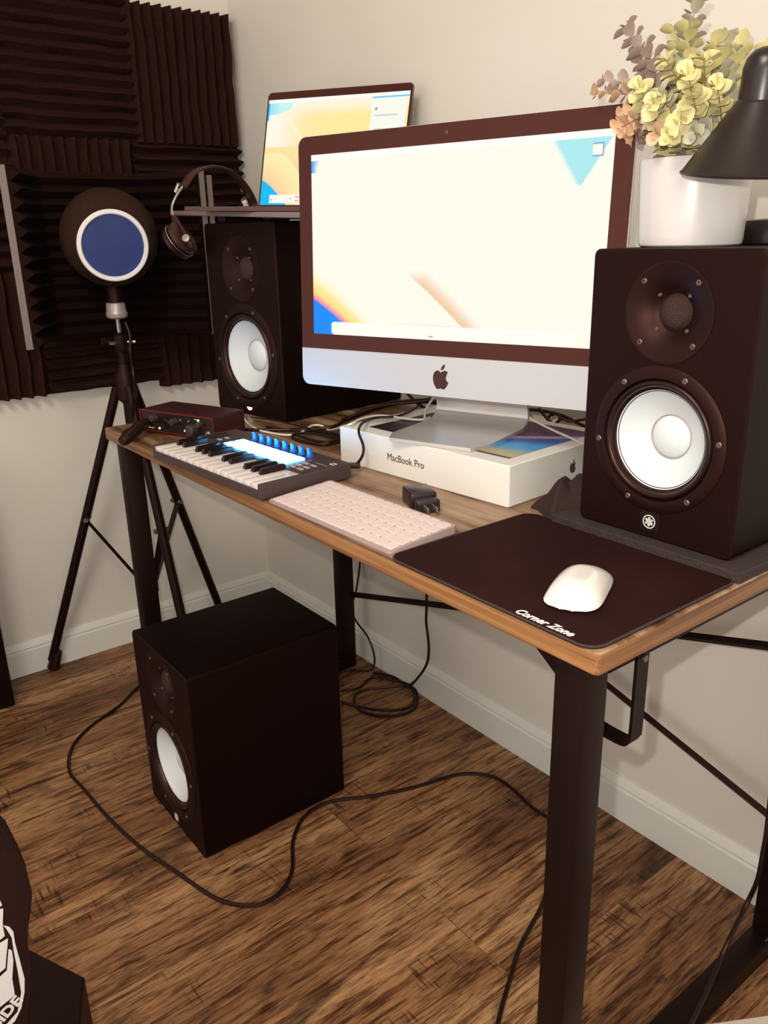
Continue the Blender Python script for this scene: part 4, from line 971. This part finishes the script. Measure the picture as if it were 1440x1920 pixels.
cable('bundle_cable', 'black cable behind the white box passing under the computer screen', [(0.8850, -0.3000, 0.7730), (0.9017, -0.2600, 0.7856), (0.9190, -0.2000, 0.7987), (0.9499, -0.1500, 0.8016), (0.9719, -0.1200, 0.7963), (1.0353, -0.1000, 0.7878), (1.1486, -0.1000, 0.7988)], .0050)
cable('loose_cable', 'dark cable hanging down behind the screen onto the white box', [(0.8808, -0.1400, 0.8171), (0.9012, -0.1400, 0.8044), (0.9247, -0.1400, 0.7934), (0.9708, -0.1500, 0.7854), (1.0061, -0.1600, 0.7837)], .0032)
cable('coiled_cable', 'flat coil of black cable on the desk behind the keyboard controller', [(0.7475, -0.3890, 0.7535), (0.8061, -0.3683, 0.7535), (0.8488, -0.3395, 0.7540), (0.9037, -0.3240, 0.7535), (0.9490, -0.3506, 0.7535), (0.9518, -0.3837, 0.7535), (0.9160, -0.4013, 0.7540), (0.8646, -0.4008, 0.7540), (0.8537, -0.3794, 0.7570), (0.8935, -0.3564, 0.7570), (0.9396, -0.3512, 0.7570), (0.9535, -0.3787, 0.7570), (0.9158, -0.3950, 0.7580), (0.8698, -0.3943, 0.7580)], .0026)
cable('thin_cable', 'thin dark cable arching from the left speaker foot across the desk', [(0.6568, -0.3750, 0.7570), (0.7117, -0.3677, 0.7600), (0.7571, -0.3567, 0.7600), (0.8019, -0.3468, 0.7570), (0.8485, -0.3453, 0.7570), (0.8908, -0.3399, 0.7570)], .0016)
cable('flat_white_cable', 'wide flat white cable slanting behind the screen toward the right speaker', [(1.2522, -0.2000, 0.8383), (1.2727, -0.2000, 0.8307), (1.3022, -0.2000, 0.8221), (1.3502, -0.2100, 0.8169), (1.3865, -0.2150, 0.8130), (1.4081, -0.2200, 0.8119)], .0012, 'cablew', flat=.0042)
cable('right_cable', 'black cable running beneath the computer screen to the right speaker', [(1.1992, -0.1200, 0.8181), (1.2364, -0.1200, 0.8208), (1.2724, -0.1200, 0.8207), (1.3016, -0.1200, 0.8161), (1.3166, -0.1200, 0.8121), (1.3335, -0.1200, 0.8086)], .0030)
cable('knotted_cable', 'knotted black cable loop beneath the right half of the screen', [(1.2390, -0.1300, 0.8264), (1.2541, -0.1300, 0.8156), (1.2732, -0.1350, 0.8074), (1.2848, -0.1350, 0.8093), (1.2869, -0.1300, 0.8189), (1.2731, -0.1250, 0.8215), (1.2604, -0.1250, 0.8159), (1.2617, -0.1300, 0.8075), (1.2846, -0.1400, 0.8082), (1.2989, -0.1400, 0.8187), (1.3119, -0.1350, 0.8164), (1.3265, -0.1300, 0.8197), (1.3426, -0.1300, 0.8241)], .0026)
# xlr cable
xs = Vector((SXp, SYp, 0))
plug0 = Vector((0.6418, -0.6044, 0.7750)); plug1 = Vector((0.6845, -0.6676, 0.7600))
c_ = cable('microphone_cable', 'thick black microphone cable running down the pole to the red interface', [xs+Vector((.016, .012, .93)), xs+Vector((.024, .016, .90)), xs+Vector((.024, .012, .86)), xs+Vector((.026, .012, .80)), (0.3000, -0.4940, 0.7319), (0.4200, -0.5471, 0.7264), (0.6492, -0.6472, 0.7650), (0.6648, -0.6584, 0.7570)], .0034)
b = NB(); tube(b, [(0.6860, -0.6664, 0.7580), (0.6802, -0.6534, 0.7610), (0.6473, -0.6135, 0.7720), (0.6282, -0.5913, 0.7740)], lambda q: .0085+.0030*math.sin(q*3), 14, 5); finish(b, 'xlr_plug', M['rubber'], c_)
# under the desk
cable('twisted_cable', 'twisted pair of black cable hanging by the wall left of the floor speaker', [(-0.0677, -0.1200, 0.3693), (-0.0774, -0.1200, 0.3178), (-0.0705, -0.1200, 0.2573), (-0.0577, -0.1200, 0.1887), (-0.0857, -0.1200, 0.1157), (-0.0847, -0.1200, 0.0598), (-0.1036, -0.1200, -0.0232)], .0026)
cable('twisted_strand', 'second black strand twisting round the cable by the wall corner', [(-0.0790, -0.1200, 0.3667), (-0.0702, -0.1180, 0.3192), (-0.0866, -0.1180, 0.2705), (-0.0723, -0.1180, 0.2293), (-0.0763, -0.1220, 0.1654), (-0.0598, -0.1220, 0.1152), (-0.0358, -0.1200, 0.0667), (-0.0440, -0.1200, -0.0020)], .0026)
cable('hanging_cable', 'black cable hanging beside the rear left desk leg, left one of two', [(0.5847, -0.0500, 0.3249), (0.5726, -0.0500, 0.2731), (0.5408, -0.0380, 0.2129), (0.5151, -0.0360, 0.1558), (0.5355, -0.0360, 0.1234), (0.5805, -0.0360, 0.1008), (0.6075, -0.0360, 0.0670), (0.6129, -0.0360, 0.0259), (0.6031, -0.0509, 0.0060), (0.5632, -0.0841, 0.0040), (0.5539, -0.1040, 0.0040)], .0026)
cable('dangling_cable', 'black cable hanging straight below the middle of the desk to the floor coil', [(0.8269, -0.0350, 0.3243), (0.8286, -0.0350, 0.2833), (0.8262, -0.0350, 0.2331), (0.8319, -0.0350, 0.1996), (0.8356, -0.0350, 0.1651), (0.8294, -0.0350, 0.1230), (0.8014, -0.0340, 0.0762), (0.7353, -0.0148, 0.0100), (0.6816, -0.0127, 0.0040), (0.6414, -0.0261, 0.0040), (0.6186, -0.0446, 0.0040)], .0032)
cable('floor_coil', 'coil of black cable lying on the floor by the baseboard', [(0.6387, -0.1635, 0.0040), (0.6544, -0.1204, 0.0040), (0.6363, -0.0581, 0.0040), (0.6870, -0.0259, 0.0050), (0.7322, -0.0159, 0.0090), (0.7732, -0.0215, 0.0050), (0.8179, -0.0625, 0.0040), (0.8243, -0.1105, 0.0040), (0.7964, -0.1549, 0.0040), (0.7421, -0.1796, 0.0040), (0.6890, -0.1591, 0.0040), (0.6747, -0.1216, 0.0060), (0.7098, -0.0617, 0.0100), (0.7439, -0.0272, 0.0140), (0.7778, -0.0341, 0.0090), (0.8125, -0.0700, 0.0090), (0.8056, -0.1121, 0.0090), (0.7658, -0.1560, 0.0090), (0.7110, -0.1816, 0.0050), (0.6804, -0.1927, 0.0040)], .0036)
cable('long_floor_cable', 'long black cable looping across the wood floor in front of the floor speaker', [(.33, -.42, .004), (.28, -.50, .004), (0.2729, -0.5551, 0.0040), (0.3325, -0.6326, 0.0040), (0.3800, -0.7234, 0.0040), (0.4361, -0.7851, 0.0040), (0.5234, -0.8204, 0.0040), (0.6101, -0.8165, 0.0040), (0.7370, -0.8083, 0.0040), (0.8598, -0.7904, 0.0040), (0.9617, -0.7647, 0.0040), (1.0612, -0.7384, 0.0040), (1.1079, -0.7102, 0.0040), (1.1304, -0.6748, 0.0040), (1.1246, -0.6330, 0.0040), (1.0931, -0.5932, 0.0040), (1.0279, -0.5504, 0.0040), (0.9837, -0.4951, 0.0040), (0.9800, -0.4298, 0.0040), (1.0215, -0.3500, 0.0040), (1.0556, -0.2620, 0.0040), (1.0826, -0.1639, 0.0040), (1.1306, -0.1145, 0.0040), (1.1885, -0.1091, 0.0040), (1.2595, -0.1213, 0.0040), (1.3219, -0.1203, 0.0040), (1.4040, -0.1477, 0.0040), (1.3982, -0.2089, 0.0040), (1.4195, -0.2551, 0.0040), (1.4487, -0.3157, 0.0040), (1.4784, -0.3939, 0.0040), (1.5133, -0.4552, 0.0040), (1.5435, -0.5061, 0.0040), (1.5733, -0.5506, 0.0040)], .0038)
cable('rear_leg_cable', 'black cable hanging along the rear right desk leg to the foot rail', [(1.7000, -0.0841, 0.2927), (1.7075, -0.0950, 0.2232), (1.7082, -0.0980, 0.1845), (1.7073, -0.1000, 0.1328), (1.6988, -0.1050, 0.0813), (1.7092, -0.1686, 0.0600), (1.7129, -0.1981, 0.0400), (1.7299, -0.2620, 0.0365), (1.7437, -0.3212, 0.0365), (1.7561, -0.3642, 0.0365)], .0038)
cable('foot_rail_cable', 'second black cable lying along the foot rail at the lower right', [(1.7425, -0.0623, 0.0500), (1.7350, -0.0998, 0.0300), (1.7319, -0.1462, 0.0040), (1.7328, -0.2019, 0.0040), (1.7367, -0.2526, 0.0040), (1.7437, -0.3128, 0.0040)], .0034)

# ------------------------------------------------------------------ things cut by the picture edge
t = thing('black_cabinet', 'black cabinet edge standing on the floor at the left picture edge', 'cabinet', (.02, -1.25, 0))
b = NB(); box(b, 0, .134, 0, .412, .0, .62, .004, 2); finish(b, 'cabinet_body', M['metal'], t)

t = thing('storage_case', 'black angular case on the floor at the lower left corner', 'case', (1.25, -1.3, 0))
b = NB(); prism(b, [(x-1.25, y+1.3) for x, y in ((1.372, -1.032), (1.25, -1.09), (1.25, -1.3), (1.385, -1.3), (1.41, -1.085), (1.431, -1.056))], 0, .30, XYZ, ch=.003); finish(b, 'case_body', M['metal'], t)
t = thing('black_bag', 'black fabric bag with white printed letters SIDE at the lower left corner', 'bag', (1.44, -1.15, 0))
OUTL = [(1.4700, -1.1397, 0.6035), (1.4700, -1.1191, 0.5955), (1.4700, -1.0985, 0.5816), (1.4700, -1.0847, 0.5727), (1.4700, -1.0830, 0.5593), (1.4700, -1.0828, 0.5447), (1.4700, -1.0821, 0.5271), (1.4700, -1.0856, 0.5112), (1.4700, -1.0906, 0.4948), (1.4700, -1.0948, 0.4744), (1.4700, -1.0958, 0.4516), (1.4700, -1.0997, 0.4200), (1.4700, -1.1073, 0.3906), (1.4700, -1.1141, 0.3601), (1.4700, -1.1321, 0.2785), (1.4700, -1.1880, 0.3285)]
OL = [(p[1]+1.15, max(.002, p[2])) for p in OUTL]
b = NB(); ccx = sum(p[0] for p in OL)/len(OL); ccz = sum(p[1] for p in OL)/len(OL); rs = []
for s_, xx in ((.93, -.055), (1, -.03), (1.0, .015), (.985, .026), (.95, .030)): rs.append(ring(b, [(xx, ccx+(u-ccx)*s_, max(.001, ccz+(v-ccz)*s_)) for u, v in OL]))
cap(b, rs[0])
for a_, b_ in zip(rs, rs[1:]): bridge(b, a_, b_)
cap(b, rs[-1]); finish(b, 'bag_body', M['bag'], t, angle=60)
PF = lambda u, v, h: (h, u, v)
def pp(*pts): return [(p[1]+1.15, p[2]) for p in pts]
b = NB()
for lp in (pp((1.4705, -1.1351, 0.5546), (1.4705, -1.1113, 0.5377), (1.4705, -1.1100, 0.5286), (1.4705, -1.1140, 0.5273), (1.4705, -1.1381, 0.5369)),
           pp((1.4705, -1.1385, 0.5346), (1.4705, -1.1098, 0.5241), (1.4705, -1.1131, 0.5064), (1.4705, -1.1133, 0.4936), (1.4705, -1.1189, 0.4915), (1.4705, -1.1457, 0.4928)),
           pp((1.4705, -1.1467, 0.4870), (1.4705, -1.1195, 0.4880), (1.4705, -1.1112, 0.4890), (1.4705, -1.1128, 0.4816), (1.4705, -1.1153, 0.4721), (1.4705, -1.1186, 0.4577), (1.4705, -1.1248, 0.4554), (1.4705, -1.1516, 0.4580)),
           pp((1.4705, -1.1525, 0.4533), (1.4705, -1.1257, 0.4500), (1.4705, -1.1178, 0.4538), (1.4705, -1.1126, 0.4768), (1.4705, -1.1102, 0.4739), (1.4705, -1.1106, 0.4622), (1.4705, -1.1149, 0.4416), (1.4705, -1.1157, 0.4211), (1.4705, -1.1312, 0.4161), (1.4705, -1.1582, 0.4196)),
           pp((1.4705, -1.1127, 0.5061), (1.4705, -1.1078, 0.5010), (1.4705, -1.1056, 0.4938), (1.4705, -1.1062, 0.4804), (1.4705, -1.1053, 0.4585), (1.4705, -1.1046, 0.4344), (1.4705, -1.1071, 0.4189), (1.4705, -1.1127, 0.4022), (1.4705, -1.1206, 0.3906), (1.4705, -1.1300, 0.3874), (1.4705, -1.1294, 0.3911), (1.4705, -1.1166, 0.3996), (1.4705, -1.1100, 0.4196), (1.4705, -1.1090, 0.4443), (1.4705, -1.1087, 0.4709), (1.4705, -1.1079, 0.4881), (1.4705, -1.1108, 0.5004))):
    solid_poly(b, [lp], .0300, .0306, PF)
finish(b, 'printed_graphic', M['bagprint'], t, smooth=False)
tc_ = (1.4705, -1.1260, 0.4060)
text_obj('SIDE', .0165, 'lettering', M['bagprint'], t, Matrix(((0, 0, 1, .0306), (1, 0, 0, tc_[1]+1.15), (0, 1, 0, tc_[2]), (0, 0, 0, 1))) @ Matrix.Rotation(R(33), 4, 'Z'), depth=.0002, offset=.0006, shear=.1)
A_ = Vector((1.7347, -0.3055, 0.0200)); B_ = Vector((1.8097, -0.2001, 0.0200))
t = thing('pale_board', 'pale flat board with rounded corner on the floor at the lower right', 'board', (A_.x, A_.y, 0))
D_ = B_-A_
b = NB(); prism(b, [(.004, -.004), (.012, .0), (D_.x, D_.y), (D_.x+.03, -.25), (.002, -.30), (.001, -.012)], .001, .02, XYZ, ch=.0012); finish(b, 'board_panel', M['pale'], t)
